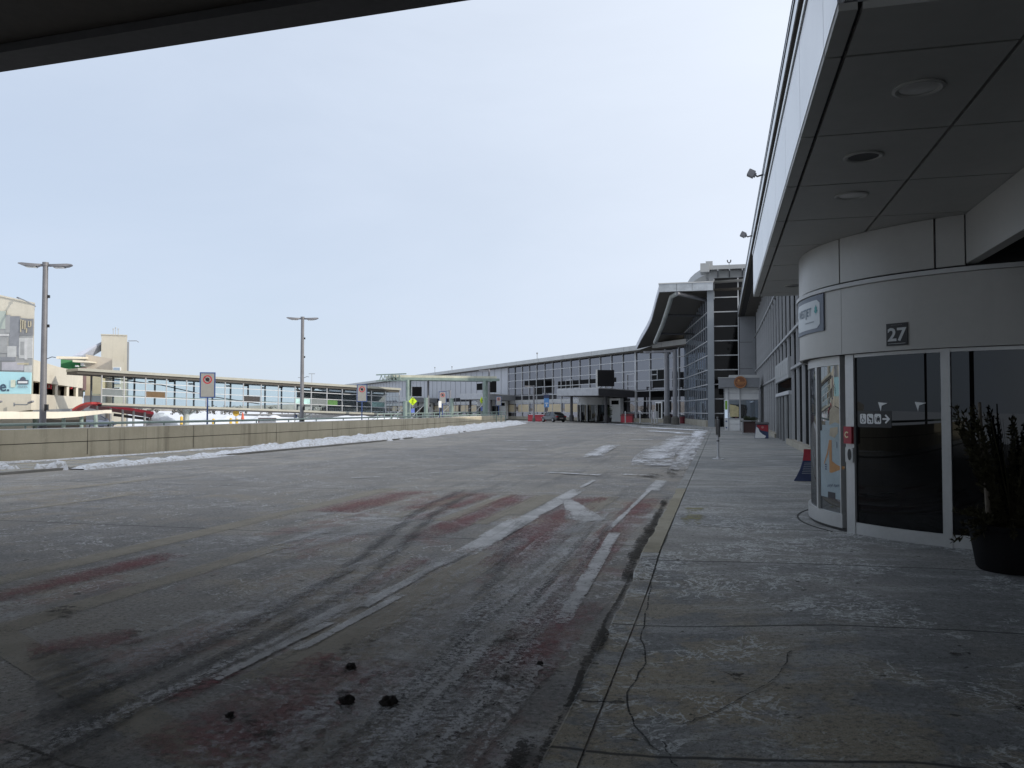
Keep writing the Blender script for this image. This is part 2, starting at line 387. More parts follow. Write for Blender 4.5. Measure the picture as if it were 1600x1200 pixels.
M = {}
M['road'] = m_road(); M['walk'] = m_walk()
M['wall'] = m_concrete('wall_concrete', (.43, .385, .29), (.53, .48, .365), .6)
M['kerb'] = m_concrete('kerb_concrete', (.20, .195, .18), (.28, .27, .25), .3)
M['kerb_yellow'] = m_concrete('kerb_yellow_paint', (.27, .245, .18), (.34, .315, .25), .6)
M['plinth'] = m_concrete('plinth_concrete', (.30, .28, .23), (.38, .35, .29), .4)
M['snow'] = m_snow('ploughed_snow', .75); M['snow_field'] = m_snow('snow_field', .06, .2)
M['cream'] = plain('cream_concrete', (.60, .56, .47), .8, 0, .06, .5, .2, .3, 0, .18)
M['cream_shade'] = plain('tan_stucco', (.55, .47, .33), .85, 0, .06, .6, .2, .3, 0, .12)
M['panel'] = plain('light_metal_panel', (.50, .505, .50), .42, 0, .05, .8, 0, .5, 0, .12)
M['fascia'] = plain('bright_aluminium_panel', (.74, .76, .78), .36, .8, .03, .8)
M['soffit'] = plain('soffit_panel', (.40, .40, .38), .5, 0, .08, .9, 0, .4)
M['dark_gap'] = plain('dark_gap', (.02, .02, .02), .8)
M['drum'] = plain('curved_cladding', (.38, .375, .355), .42, .15, .05, 1.2, 0, .5, 0, .08)
M['grey_light'] = plain('weathered_metal_roof', (.33, .34, .345), .5, .1, .08, .6)
M['alu'] = plain('aluminium_frame', (.48, .485, .48), .4, .35, .08, 2)
M['fin'] = plain('mullion_grey', (.30, .31, .315), .45, .2, .1, 1.5)
M['white_metal'] = plain('pale_mullion', (.45, .46, .475), .45, .1, .08, 1.5)
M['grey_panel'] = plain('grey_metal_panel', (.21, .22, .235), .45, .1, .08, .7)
M['roof_metal'] = plain('roof_fascia', (.42, .43, .43), .5, .1, .08, .5, 0, .5, 0, .2)
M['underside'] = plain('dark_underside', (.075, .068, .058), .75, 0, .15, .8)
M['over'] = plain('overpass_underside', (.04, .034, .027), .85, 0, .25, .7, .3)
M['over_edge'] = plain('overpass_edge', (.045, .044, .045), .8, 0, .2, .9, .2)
M['black'] = plain('black_plastic', (.015, .015, .016), .45)
M['dark_metal'] = plain('dark_metal', (.055, .055, .06), .5, .3)
M['galv'] = plain('galvanised_steel', (.32, .33, .34), .45, .4, .12, 3)
M['lamp'] = plain('grey_lamp_paint', (.20, .20, .215), .5, .2, .15, 2.5, 0, .5, 0, .25)
M['lens'] = plain('lamp_lens', (.62, .62, .60), .2, 0, .05)
M['green_steel'] = plain('pale_green_steel', (.21, .27, .245), .5, .1, .14, 1.5, 0, .5, 0, .25)
M['blue_paint'] = plain('blue_sign_paint', (.035, .075, .22), .45, 0, .12, 4)
M['sign_white'] = plain('sign_face', (.31, .305, .285), .5, 0, .06, 3)
M['red'] = plain('red_paint', (.33, .025, .04), .5, 0, .12, 2)
M['red_fabric'] = plain('red_canopy', (.56, .045, .07), .55, 0, .1, 1)
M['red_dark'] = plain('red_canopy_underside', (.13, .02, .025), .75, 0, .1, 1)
M['sign_red'] = plain('sign_red', (.45, .03, .04), .5)
M['ink'] = plain('sign_ink', (.03, .03, .035), .6)
M['fluo'] = plain('fluorescent_yellow', (.62, .85, .02), .5, 0, .05, 4)
M['yellow'] = plain('yellow_paint', (.62, .40, .06), .55, 0, .12, 4)
M['orange'] = plain('orange_print', (.42, .20, .06), .45)
M['green'] = plain('green_wall', (.02, .16, .05), .6, 0, .12, 1)
M['navy'] = plain('navy_print', (.03, .045, .11), .5)
M['aqua'] = plain('aqua_board', (.42, .68, .74), .55, 0, .05, .6)
M['white'] = plain('white_paint', (.72, .73, .73), .5, 0, .05, 2)
M['brown'] = plain('brown_sign', (.20, .075, .03), .5, 0, .2, 5)
M['rubber'] = plain('rubber', (.02, .02, .02), .8)
M['screen'] = plain('dark_screen', (.010, .010, .011), .5, 0, .2, 1, 0, .12)
M['g_far'] = m_glass_dark('far_wing_glass', .20, (.96, .96, 1.05), .012, .012, .06)
M['g_tower'] = m_glass_dark('tower_blue_glass', .50, (.82, .95, 1.08), .012, .03, .08)
M['g_black'] = m_glass_dark('tower_dark_glass', .012, (1, 1, 1), .03, .004)
M['g_near'] = m_glass_dark('terminal_glass', .05, (.95, 1, 1), .02, .008)
M['g_drum'] = m_glass_dark('entrance_glass', .03, (.95, 1, 1.05), .006, .004)
M['g_drum2'] = m_glass_dark('revolving_door_glass', .22, (.95, 1, 1.03), .006, .03)
M['g_car'] = m_glass_dark('car_glass', .14, (.95, 1, 1.05), .02, .01)
M['g_bridge'] = m_glass_clear('bridge_glass')
M['car_paint'] = plain('dark_grey_car_paint', (.05, .052, .055), .3, .4, .08, 3, 0, .5, .6)
M['car_blue'] = plain('silver_blue_car_paint', (.28, .31, .40), .3, .4, .08, 3, 0, .5, .6)
M['tail'] = plain('tail_lamp_red', (.40, .02, .03), .2)
M['rock'] = plain('dirt_clod', (.035, .03, .026), .95, 0, .4, 30, .8)
M['bark'] = plain('pale_bark', (.13, .11, .085), .85, 0, .3, 12, .4)
M['needle'] = plain('dry_evergreen', (.035, .032, .018), .9, 0, .4, 9, 0, .1)
M['leaf'] = plain('dull_evergreen', (.05, .065, .03), .8, 0, .35, 9)
M['soil'] = plain('potting_soil', (.04, .03, .022), .95, 0, .3, 20, .6)
M['tree'] = plain('distant_trees', (.09, .085, .075), .9, 0, .3, .3)
M['hill'] = plain('winter_scrub', (.30, .29, .27), .9, 0, .25, .05)

# ------------------------------------------------------------------ ground, road, pavements
mb = MB(); mb.quad((-2500, -600, -.6), (2500, -600, -.6), (2500, 4000, -.6), (-2500, 4000, -.6)); struct(mb.build('ground', M['snow_field']))
mb = MB(); mb.prism([(-20.5, -25), (-.5, -25), (-.5, 82), (3, 84), (3, 112), (-95, 232), (-190, 350), (-215, 335), (-70, 170), (-31, 116), (-27, 106), (-24.6, 80), (-23.0, 58), (-22.2, 40), (-22, 26), (-23, 17), (-26, -25)], -.9, 0.0)
struct(mb.build('road', M['road']))
# pavement: a finely divided sheet that dips to the dropped kerb near the camera
def kz(y): # height of kerb top
    t = min(1, max(0, (y - 7.2) / 3.0)); t = t * t * (3 - 2 * t); return .012 + .118 * t
mb = MB(); ys = [-25 + 1.5 * i for i in range(14)] + [-3 + .5 * i for i in range(28)] + [11, 14, 20, 30, 45, 60, 72.0]
xs = [-.66, -.3, .2, .8, 1.6, 3, 6]
for y in ys:
    for x in xs:
        t = min(1, max(0, (x + .66) / 1.9)); t = t * t * (3 - 2 * t); mb.v.append((x, y, (kz(y) - .004) * (1 - t) + .12 * t))
n = len(xs)
for j in range(len(ys) - 1):
    for i in range(n - 1): mb.face((j * n + i, j * n + i + 1, (j + 1) * n + i + 1, (j + 1) * n + i), True)
mb.prism([(-.66, 72), (6, 72), (6, 135), (-60, 215), (-150, 330), (-158, 323), (-46, 208), (-23.4, 135), (-15.8, 113), (-8.3, 90), (-1.8, 75.5)], -.3, .12)
struct(mb.build('pavement', M['walk']))
# kerb: concrete with yellow-painted lengths
def kerb_piece(mb, y0, y1, n=8):
    b = len(mb.v)
    for k in range(n + 1):
        y = y0 + (y1 - y0) * k / n; z = kz(y)
        w = .012 * math.sin(y * 7.1) + .01 * math.sin(y * 17.3)
        mb.v += [(-.865 + w, y, -.1), (-.855 + w, y, z - .012), (-.84 + w, y, z), (-.672, y, z), (-.672, y, -.1)]
    for k in range(n):
        i = b + 5 * k
        for j in range(4): mb.face((i + j, i + j + 1, i + j + 6, i + j + 5))
mb = MB()
for a, c in ((-25, -3), (-3, 9.4), (17.0, 30), (30, 72)): kerb_piece(mb, a, c - .012, 30)
mb.ribbon([(-.85, 72, -.1, .135), (-1.9, 75.4, -.1, .135), (-8.4, 89.9, -.1, .135), (-15.9, 112.9, -.1, .135), (-23.5, 135, -.1, .135), (-46.1, 208, -.1, .135)], -.18)
struct(mb.build('kerb', M['walk']))
mb = MB(); kerb_piece(mb, 9.4, 17.0 - .012, 24); struct(mb.build('kerb_yellow_length', M['kerb_yellow']))
# island walk under the parapet wall
WALL = [(-26, -25), (-23.4, 4), (-22.4, 14), (-21.9, 21), (-21.35, 27), (-21.15, 35), (-21.35, 43), (-22.1, 54), (-23.2, 68.5), (-24.3, 82), (-25.6, 98)]
def smooth(P, n=4):
    out = []
    for i in range(len(P) - 1):
        p0 = Vector(P[max(i - 1, 0)]); p1 = Vector(P[i]); p2 = Vector(P[i + 1]); p3 = Vector(P[min(i + 2, len(P) - 1)])
        for k in range(n):
            t = k / n; out.append(.5 * (2 * p1 + (p2 - p0) * t + (2 * p0 - 5 * p1 + 4 * p2 - p3) * t * t + (3 * p1 - p0 - 3 * p2 + p3) * t ** 3))
    out.append(Vector(P[-1])); return [(p.x, p.y) for p in out]
W = smooth(WALL, 5)
edge = [(-22, -25), (-19.6, 4), (-18.6, 16), (-18.1, 21), (-17.9, 30), (-17.9, 40), (-18.3, 48), (-19.4, 60), (-21.2, 76), (-23.6, 94), (-25.0, 104), (-26.4, 108), (-28, 107)]
mb = MB(); mb.prism(edge + [(-27.6, 98), (-26.0, 84), (-24.6, 68), (-23.2, 54), (-22.5, 43), (-22.3, 35), (-22.5, 27), (-23.0, 21), (-23.6, 14), (-24.6, 4), (-27, -25)], -.3, .06)
struct(mb.build('island_pavement', M['walk']))
mb = MB(); mb.ribbon([(x, y, -.1, .07) for x, y in edge], -.16); struct(mb.build('island_kerb', M['kerb']))

# road paint, tyre marks and dirt: thin worn sheets
P_white = worn('worn_white_paint', (.62, .62, .62), (.48, .48, .475), 1.1, .70, .85, (2.0, .6, 1), .35, 1.2, .10, 22)
P_tan = worn('worn_tan_paint', (.40, .37, .31), (.35, .32, .265), .9, .80, .7, (1.6, .4, 1), .6, 1.1, .16, 22)
P_red = worn('worn_red_paint', (.26, .10, .105), (.25, .145, .14), .8, .62, .62, (1.3, .7, 1), .6, 1.5, .2, 20)
P_tyre = worn('tyre_streaks', (.085, .085, .086), (.12, .12, .12), 1.0, .62, .58, (14, .3, 1), .7, .8, .16, 22)
P_salt = worn('salt_streaks', (.56, .565, .575), (.46, .46, .455), 1.1, .50, .6, (3, .4, 1), .9, 1.6, .18, 24)
P_tread = worn('salt_tread', (.58, .585, .59), (.46, .455, .44), 1.0, .58, .75, (9, .35, 1), .7, 1.8, .14, 30)
P_dirt = worn('wet_gutter_dirt', (.035, .032, .027), (.06, .055, .048), 1.6, .66, .85, (1, 1, 1), .5, 1.2, .10, 20)
P_slush = worn('slush', (.70, .71, .74), (.52, .52, .52), .8, .66, .97, (1.0, .4, 1), .6, 1.4, .09, 7)
P_snowfilm = worn('thin_snow', (.76, .78, .82), (.64, .65, .68), .9, .66, 1.0, (.8, .5, 1), .5, .9, .05, 5)
def lerp(a, b, t): return a + (b - a) * t
def line(x0, y0, x1, y1, n=8, j=0.0):
    return [(lerp(x0, x1, k / n) + (random.uniform(-j, j) if j else 0), lerp(y0, y1, k / n)) for k in range(n + 1)]
mb = MB()
for pts, w in ((line(-7.0, 4, -6.95, 17, 10), .42), (line(-5.42, 4.4, -5.35, 9.6, 6), .34), (line(-5.6, 5.3, -1.9, 3.3, 5), .32), (line(-13.9, 13, -13.6, 17.5, 4), .34), (line(-11.6, 11, -11.5, 14.5, 3), .2),
               (line(-5.0, 12.2, -4.95, 16.2, 4), .32), (line(-4.15, 12, -4.1, 16.2, 4), .3), (line(-3.5, 11.8, -3.45, 16.2, 4), .28), (line(-2.75, 4.6, -2.6, 9.6, 6), .5), (line(-3.3, 13.0, -3.3, 16.4, 4), .4), (line(-2.2, 13, -2.1, 16.3, 4), .4)): mb.strip(pts, w, .004)
struct(mb.build('tan_road_marking', P_tan))
mb = MB()
for pts, w in ((line(-6.4, 5.4, -6.25, 8.6, 4), .5), (line(-6.3, 12.6, -6.25, 16.4, 4), .95), (line(-5.1, 13.0, -5.05, 16.4, 4), .75), (line(-3.85, 10.2, -3.8, 16.3, 6), .6), (line(-2.5, 9.6, -2.45, 16.2, 6), .75),
               (line(-1.5, 7.3, -1.35, 16.3, 8), .55), (line(-4.75, 4.85, -4.25, 5.4, 2), .5), (line(-3.12, 4.2, -3.06, 4.85, 2), .2), (line(-1.82, 3.5, -1.78, 3.98, 2), .16), (line(-2.5, 3.5, -2.3, 5.3, 3), .95), (line(-1.35, 5.0, -1.25, 7.4, 4), .6), (line(-2.3, 8.6, -2.25, 11.2, 4), .7), (line(-4.6, 12.0, -4.5, 16.3, 4), .4), (line(-3.3, 9.0, -3.3, 7.0, 3), .3)):
    mb.strip(pts, w, .008)
struct(mb.build('red_road_marking', P_red))
mb = MB()
for pts, w in ((line(-2.95, 9.2, -2.93, 17.6, 8), .34), (line(-3.0, 6.6, -3.0, 9.1, 5, .01), .13), (line(-3.1, 4.6, -3.03, 6.1, 3), .1), (line(-2.9, 5.3, -2.84, 7.2, 5), .1), (line(-1.55, 11.5, -1.45, 18.6, 6), .1), (line(-1.24, 6.4, -1.42, 11.5, 6), .17),
               ([(-2.85, 15.6), (-2.35, 13.9), (-2.1, 12.9), (-1.8, 12.6)], [.2, .45, .65, .5]), (line(-2.97, 17.9, -2.95, 20.0, 2), .12), (line(-1.4, 17.6, -1.36, 20.2, 2), .34), (line(-3.1, 12.4, -3.06, 10.6, 2), .2)): mb.strip(pts, w, .012)
struct(mb.build('white_road_marking', P_white))
def curve(P, n=6): return smooth(P, n)
mb = MB()
for dx in (0, .34):
    mb.strip(curve([(-5.3 + dx, 17), (-5.0 + dx, 13.6), (-4.35 + dx, 10.4), (-3.9 + dx, 8.3), (-3.7 + dx, 6.9), (-3.62 + dx, 5.0), (-3.6 + dx, 2.5)]), .22, .016)
mb.strip(curve([(-2.9, 12.5), (-2.62, 10.4), (-2.3, 8.6), (-2.02, 7.0), (-1.75, 5.2), (-1.6, 3)]), .28, .016)
for x in (-1.95, -1.72, -1.5): mb.strip(curve([(x - .1, 12.5), (x, 9.5), (x + .1, 7.0), (x + .12, 5.0), (x + .1, 2.8)]), .1, .016)
mb.strip(curve([(-4.6, 5.0), (-3.9, 4.4), (-3.4, 3.9), (-3.0, 3.2)]), .5, .016)
struct(mb.build('tyre_marks', P_tyre))
mb = MB()
mb.strip(curve([(-2.3, 13.5), (-2.1, 11), (-1.86, 8.4), (-1.7, 6.4), (-1.6, 3)]), [.3] * 6 + [.6] * 19, .020)
mb.strip(curve([(-3.0, 9), (-2.6, 7.2), (-2.3, 5.6), (-2.2, 3.5)]), .5, .020)
mb.strip(curve([(-5.9, 11.6), (-5.3, 10.2), (-4.9, 8.8)]), .8, .020); mb.strip(curve([(-4.4, 7.6), (-3.9, 6.6), (-3.4, 6.0)]), .5, .020)
mb.strip(line(-1.6, 3.0, -1.35, 7.4, 6), .9, .020); mb.strip(line(-2.5, 5.8, -2.1, 12.6, 8), 1.3, .021); mb.strip(line(-3.9, 4.2, -3.35, 9.6, 6), .9, .0205); mb.strip(line(-5.0, 8.2, -4.6, 13.5, 5), 1.1, .0205); mb.strip(line(-2.3, 3.0, -2.2, 5.4, 4), .8, .0215)
struct(mb.build('salt_marks', P_salt))
mb = MB()
mb.strip(curve([(-2.0, 13.8), (-1.95, 11.5), (-1.85, 9), (-1.75, 7), (-1.7, 5), (-1.7, 2.8)]), [.5] * 8 + [.9] * 23, .0225); mb.strip(line(-1.42, 2.8, -1.3, 5.6, 5), .5, .0226); mb.strip(curve([(-2.95, 9.6), (-3.05, 7.5), (-3.15, 5.5), (-3.3, 3.2)]), .2, .0222)
struct(mb.build('salt_treads', P_tread))
mb = MB()
mb.strip(curve([(-1.02, 16.3), (-.98, 13), (-.97, 10.4), (-.95, 9.0), (-.905, 8.2)]), [.13] * 8 + [.2] * 8 + [.12] * 9, .024)
mb.strip(curve([(-.89, 8.6), (-.885, 7.4), (-.9, 6.6), (-.86, 6.1), (-.88, 5.5), (-.85, 4.9), (-.86, 4.2), (-.84, 3.4)], 5), [.035] * 5 + [.035] * 8 + [.10] * 8 + [.05] * 15, .028)
mb.strip(line(-.98, 3.2, -.95, 4.2, 3), .12, .024); mb.strip([(-3.7, 3.52), (-3.4, 3.46), (-3.0, 3.33), (-2.5, 3.25)], .03, .024)
struct(mb.build('gutter_dirt', P_dirt))
# dark wet spots where clods melted
P_spot = worn('wet_spot', (.045, .042, .036), (.065, .058, .048), 2, .56, .85, (1, 1, 1), .9, .9, .07)
mb = MB()
for x, y, sx, sy in ((-2.43, 5.5, .2, .16), (-4.3, 5.5, .2, .14), (-5.25, 5.85, .26, .14), (-2.46, 4.98, .14, .12), (-2.5, 4.1, .14, .16), (-2.3, 3.86, .1, .08), (-2.2, 4.55, .06, .06), (-1.5, 6.0, .12, .2), (-1.2, 5.1, .3, .2), (.55, 4.9, .16, .14), (1.7, 5.0, .2, .13), (.1, 5.1, .12, .1), (1.45, 5.9, .12, .1), (-4.9, 5.4, .12, .1), (-1.25, 22.6, .45, 1.9), (-1.7, 21.5, .4, .9)):
    z = .03 if x < -.9 else .125; mb.patch([(x - sx, y - sy), (x + sx, y - sy), (x + sx, y + sy), (x - sx, y + sy)], z)
struct(mb.build('wet_spots', P_spot))
# pavement cracks and yellow tactile paint
def wob(P, n, a):
    Q = smooth(P, n); return [(x + random.uniform(-a, a), y + random.uniform(-a, a)) for x, y in Q]
mb = MB()
P_crack = worn('crack', (.05, .05, .048), (.08, .08, .077), 2, .62, .8, (1, 1, 1), .2, 1.2, .10, 25)
for P, w in (([(-.66, 16.2), (-.66, 11), (-.66, 8.7), (-.62, 7.2), (-.58, 6.3), (-.5, 5.6), (-.54, 5.0), (-.42, 4.4), (-.2, 4.0)], .013), ([(.45, 5.9), (.3, 5.3), (-.02, 4.75), (-.2, 4.55)], .011), ([(-.8, 4.8), (-.55, 4.85)], .022), ([(-.3, 4.3), (-.24, 4.1)], .012), ([(1.2, 4.15), (1.3, 3.8), (1.45, 3.5)], .05)):
    Q = wob(P, 6, .012); zz = [(kz(y) - .004) * (1 - min(1, max(0, (x + .66) / 1.9)) ** 2 * (3 - 2 * min(1, max(0, (x + .66) / 1.9)))) + .12 * min(1, max(0, (x + .66) / 1.9)) ** 2 * (3 - 2 * min(1, max(0, (x + .66) / 1.9))) for x, y in Q]
    for k in range(len(Q) - 1):
        m2_ = MB(); m2_.strip(Q[k:k + 2], w, max(zz[k], zz[k + 1]) + .006)
        i = len(mb.v); mb.v += m2_.v; mb.face([i, i + 1, i + 2, i + 3]); mb.uv[len(mb.f) - 1] = [(1, .4), (1, .6), (0, .6), (0, .4)]
struct(mb.build('pavement_cracks', P_crack))
mb = MB(); mb.patch([(-.56, 11.55), (-.2, 11.5), (-.2, 13.84), (-.58, 13.84)], .132)
struct(mb.build('yellow_pavement_marking', worn('worn_yellow_paint', (.34, .32, .17), (.28, .265, .18), 1.5, .54, .75)))
# slush on the road by the kerb, thin snow in the far lanes
mb = MB()
mb.strip(curve([(-1.15, 23), (-1.25, 30), (-1.3, 40), (-1.4, 52), (-1.5, 68)]), [.55] * 8 + [1.0] * 17, .03); mb.strip(curve([(-1.0, 28), (-1.1, 36), (-1.15, 48), (-1.2, 70)]), .5, .032)
mb.strip(curve([(-1.9, 25), (-2.3, 30), (-2.4, 38), (-2.2, 56)]), [1.5] * 19, .034)
mb.strip(curve([(-4.4, 29), (-4.8, 34), (-5, 40)]), .8, .034)
for x0, y0, x1, y1, w in ((-4.5, 21.9, -3.0, 21.3, .26), (-2.5, 21.7, -1.5, 21.5, .2), (-9, 18.9, -8.3, 19.4, .1), (-7.6, 21, -6.9, 21.2, .08), (-9.8, 19.2, -9.4, 19.3, .06), (-6, 24, -5.4, 24.3, .12), (-7, 30, -6, 30.4, .2), (-9.4, 34, -8, 34.6, .3), (-5, 47, -3.6, 47.4, .5), (-11.5, 44, -9.5, 45, .5), (-8.5, 60, -6, 61, .8), (-12, 62, -10, 63, .6)): mb.strip(line(x0, y0, x1, y1, 3), w, .03)
struct(mb.build('slush_on_road', P_slush))
mb = MB()
mb.strip([(-1.6, 70.5), (-3, 73.5), (-5, 77.5), (-8.6, 85)], [2.6, 2.6, 2.2, 1.4], .036); mb.strip([(-2.2, 60), (-3.6, 64), (-5.8, 68)], 1.6, .036); mb.strip([(-1.5, 52), (-1.5, 60), (-1.6, 70)], [.6, .9, 1.2], .04)
mb.strip([(-8.6, 88.5), (-12, 99), (-16, 111)], [1.0, 1.0, 1.3], .04); mb.strip([(-17, 115), (-20, 124), (-24, 134)], 1.1, .04)
mb.strip([(-30, 122), (-27, 116), (-24, 112)], 1.6, .04)
tag(mb.build('snow_film', P_snowfilm), 'thin trodden snow along the far kerb by the bollards', 'snow', kind='stuff')
# loose grit close to the camera
mb = MB()
for k in range(420):
    y = 2.6 + 3.4 * random.random() ** 1.3; x = -1.28 + random.gauss(0, .2) - .05 * (y - 3)
    if x > -.88: continue
    r = .004 + .014 * random.random() ** 3; i = len(mb.v)
    q = [Vector((random.uniform(-1, 1), random.uniform(-1, 1), random.uniform(.2, 1))) * r for _ in range(4)]
    mb.v += [(x + a.x, y + a.y, .02 + a.z) for a in q]
    for f in ((0, 1, 2), (0, 2, 3), (0, 3, 1), (1, 3, 2)): mb.face([i + e for e in f])
tag(mb.build('grit', M['rock']), 'loose grit and gravel in the near gutter', 'grit', kind='stuff')

# ------------------------------------------------------------------ ploughed snow along the wall
def snow_ridge(name, P, half, hmax, label, seed, n_across=14, step_=.35, low=None):
    Q = smooth(P, 8); pts = [Vector(Q[0])]
    for q in Q[1:]:
        q = Vector(q)
        while (q - pts[-1]).length > step_: pts.append(pts[-1] + (q - pts[-1]).normalized() * step_)
    mb = MB(); n = len(pts)
    for k, p in enumerate(pts):
        d = (pts[min(k + 1, n - 1)] - pts[max(k - 1, 0)]).normalized(); nn = Vector((-d.y, d.x)); u = k / (n - 1)
        hw = half(u) if callable(half) else half; hm = hmax(u) if callable(hmax) else hmax; e = min(1, min(u, 1 - u) * 12) ** .7
        for j in range(n_across + 1):
            s_ = j / n_across * 2 - 1; q = p + nn * s_ * hw * (.85 + .3 * noise.noise((p.x * .7, p.y * .7, seed)))
            prof = max(0, 1 - abs(s_) ** 2.4); a = noise.fractal((q.x * 1.6, q.y * 1.6, seed), .7, 2.1, 5); b = noise.noise((q.x * .5, q.y * .5, seed + 9))
            z = (low if low is not None else .0) + hm * e * prof * (.62 + .55 * a + .4 * b) 
            if abs(s_) > .97: z = -.04
            mb.v.append((q.x, q.y, z))
    m = n_across + 1
    for k in range(n - 1):
        for j in range(n_across): mb.face((k * m + j, k * m + j + 1, (k + 1) * m + j + 1, (k + 1) * m + j), True)
    return tag(mb.build(name, M['snow']), label, 'snow', kind='stuff')
snow_ridge('snow_bank', [(-18.2, 25.5), (-18.4, 29), (-18.9, 35), (-19.2, 42), (-19.9, 52), (-21.2, 64), (-22.7, 78), (-24.3, 92), (-25.6, 102), (-26.6, 107)], lambda u: .5 + 1.5 * min(1, u * 3.4), lambda u: .2 + .17 * min(1, u * 4), 'long bank of ploughed dirty snow at the foot of the parapet wall', 3.1, low=.05)
snow_ridge('snow_strip', [(-23.2, 8), (-22.1, 16), (-21.5, 21), (-20.95, 27), (-20.75, 34)], .3, .06, 'narrow strip of clean snow against the foot of the wall', 5.7, 6, low=.06)
snow_ridge('snow_windrow', [(-17.9, 19.9), (-18.05, 24), (-18.2, 28)], .5, .13, 'low ragged windrow of grey snow on the island kerb', 8.2, 8, .2, low=.03)
snow_ridge('snow_lump', [(-18.75, 19.3), (-18.45, 19.6), (-18.1, 19.9)], .3, .28, 'small lump of frozen snow at the near end of the windrow', 2.2, 8, .08, low=.02)
snow_ridge('snow_lump', [(-19.9, 18.7), (-19.4, 18.9), (-18.95, 19.1)], .26, .2, 'dark rutted lump of old snow by the island kerb, at the photo edge', 4.4, 8, .08, low=.02)

# dirt clods
def clod(x, y, s, sd, label):
    mb = MB(); bm = bmesh.new(); bmesh.ops.create_icosphere(bm, subdivisions=4, radius=1)
    for v in bm.verts:
        d = v.co.normalized(); r = 1 + .45 * noise.fractal(tuple(d * 1.7 + Vector((sd, sd, 0))), .8, 2.1, 5); v.co = d * r; v.co.z = max(v.co.z * .85, -.35)
    bm.verts.index_update()
    mb.v = [tuple(v.co * s + Vector((x, y, s * .33 + .014))) for v in bm.verts]
    for f in bm.faces: mb.face([v.index for v in f.verts], True)
    bm.free(); tag(mb.build('dirt_clod', M['rock'], at=(x, y, .014)), label, 'dirt clod', 'dirt clods dropped on the road')
clod(-2.09, 4.42, .042, 1, 'spiky black dirt clod on the road, first of the pair in the foreground')
clod(-1.85, 4.47, .045, 2, 'rounded black dirt clod on the road, nearer the kerb of the foreground pair')
clod(-2.35, 5.02, .032, 3, 'small black dirt clod beside a brown wet ring, farther than the pair')
clod(-2.62, 4.07, .024, 4, 'flat crumb of dirt on the faded red paint in the foreground')
clod(-1.17, 5.4, .022, 5, 'tiny dirt crumb on the red-stained kerb lane')

# ------------------------------------------------------------------ parapet wall, pipe rail
pw = thing('parapet_wall', (W[10][0], W[10][1], .15), 'long low beige concrete wall with a groove at mid height along the roadway', 'wall')
mb = MB(); mb.ribbon([(x, y, -.6, .60) for x, y in W], .30); mb.build('lower_course', M['wall'], pw)
mb = MB(); mb.ribbon([(x - .03, y, .60, .625) for x, y in W], .2); mb.build('groove', M['dark_gap'], pw)
mb = MB(); mb.ribbon([(x + .008, y, .625, 1.075) for x, y in W], .316); mb.build('upper_course', M['wall'], pw)
jt = MB()
acc = 0
for k in range(len(W) - 1):
    a, b = Vector(W[k]), Vector(W[k + 1]); acc += (b - a).length
    if acc > 5.5:
        acc = 0; d = (b - a).normalized(); nn = Vector((d.y, -d.x)); c = a + nn * .009
        jt.obox((c.x, c.y, .16), (d.x * .02, d.y * .02, 0), (nn.x * .004, nn.y * .004, 0), (0, 0, .44))
        c = a + nn * .001 ; jt.obox((c.x + .009, c.y, .626), (d.x * .014, d.y * .014, 0), (nn.x * .004, nn.y * .004, 0), (0, 0, .43))
jt.build('joint', M['dark_gap'], pw)
hr = thing('pipe_rail', (W[10][0] - .15, W[10][1], 1.07), 'pale green pipe handrail running along the top of the concrete wall', 'handrail')
WR = [(x - .15, y) for x, y in W]
mb = MB(); mb.tube([(x, y, 1.235) for x, y in WR], .048, 10); mb.build('rail', M['green_steel'], hr)
acc = 9
for k in range(16, len(WR) - 1):
    a = Vector(WR[k])
    acc += (Vector(WR[k]) - Vector(WR[k - 1])).length
    if acc > 2.6:
        acc = 0; mb = MB(); mb.tube([(a.x, a.y, 1.07), (a.x, a.y, 1.2)], .03, 8); mb.cbox((a.x, a.y, 1.072), .12, .12, .012); mb.build('rail_post', M['green_steel'], hr)
mb = MB(); sn = [(x - .03, y, 1.076, 1.10) for x, y in W[12:50]]; mb.ribbon(sn, .09); tag(mb.build('snow_cap', M['snow_field']), 'thin line of snow lying on top of the concrete wall', 'snow', kind='stuff')

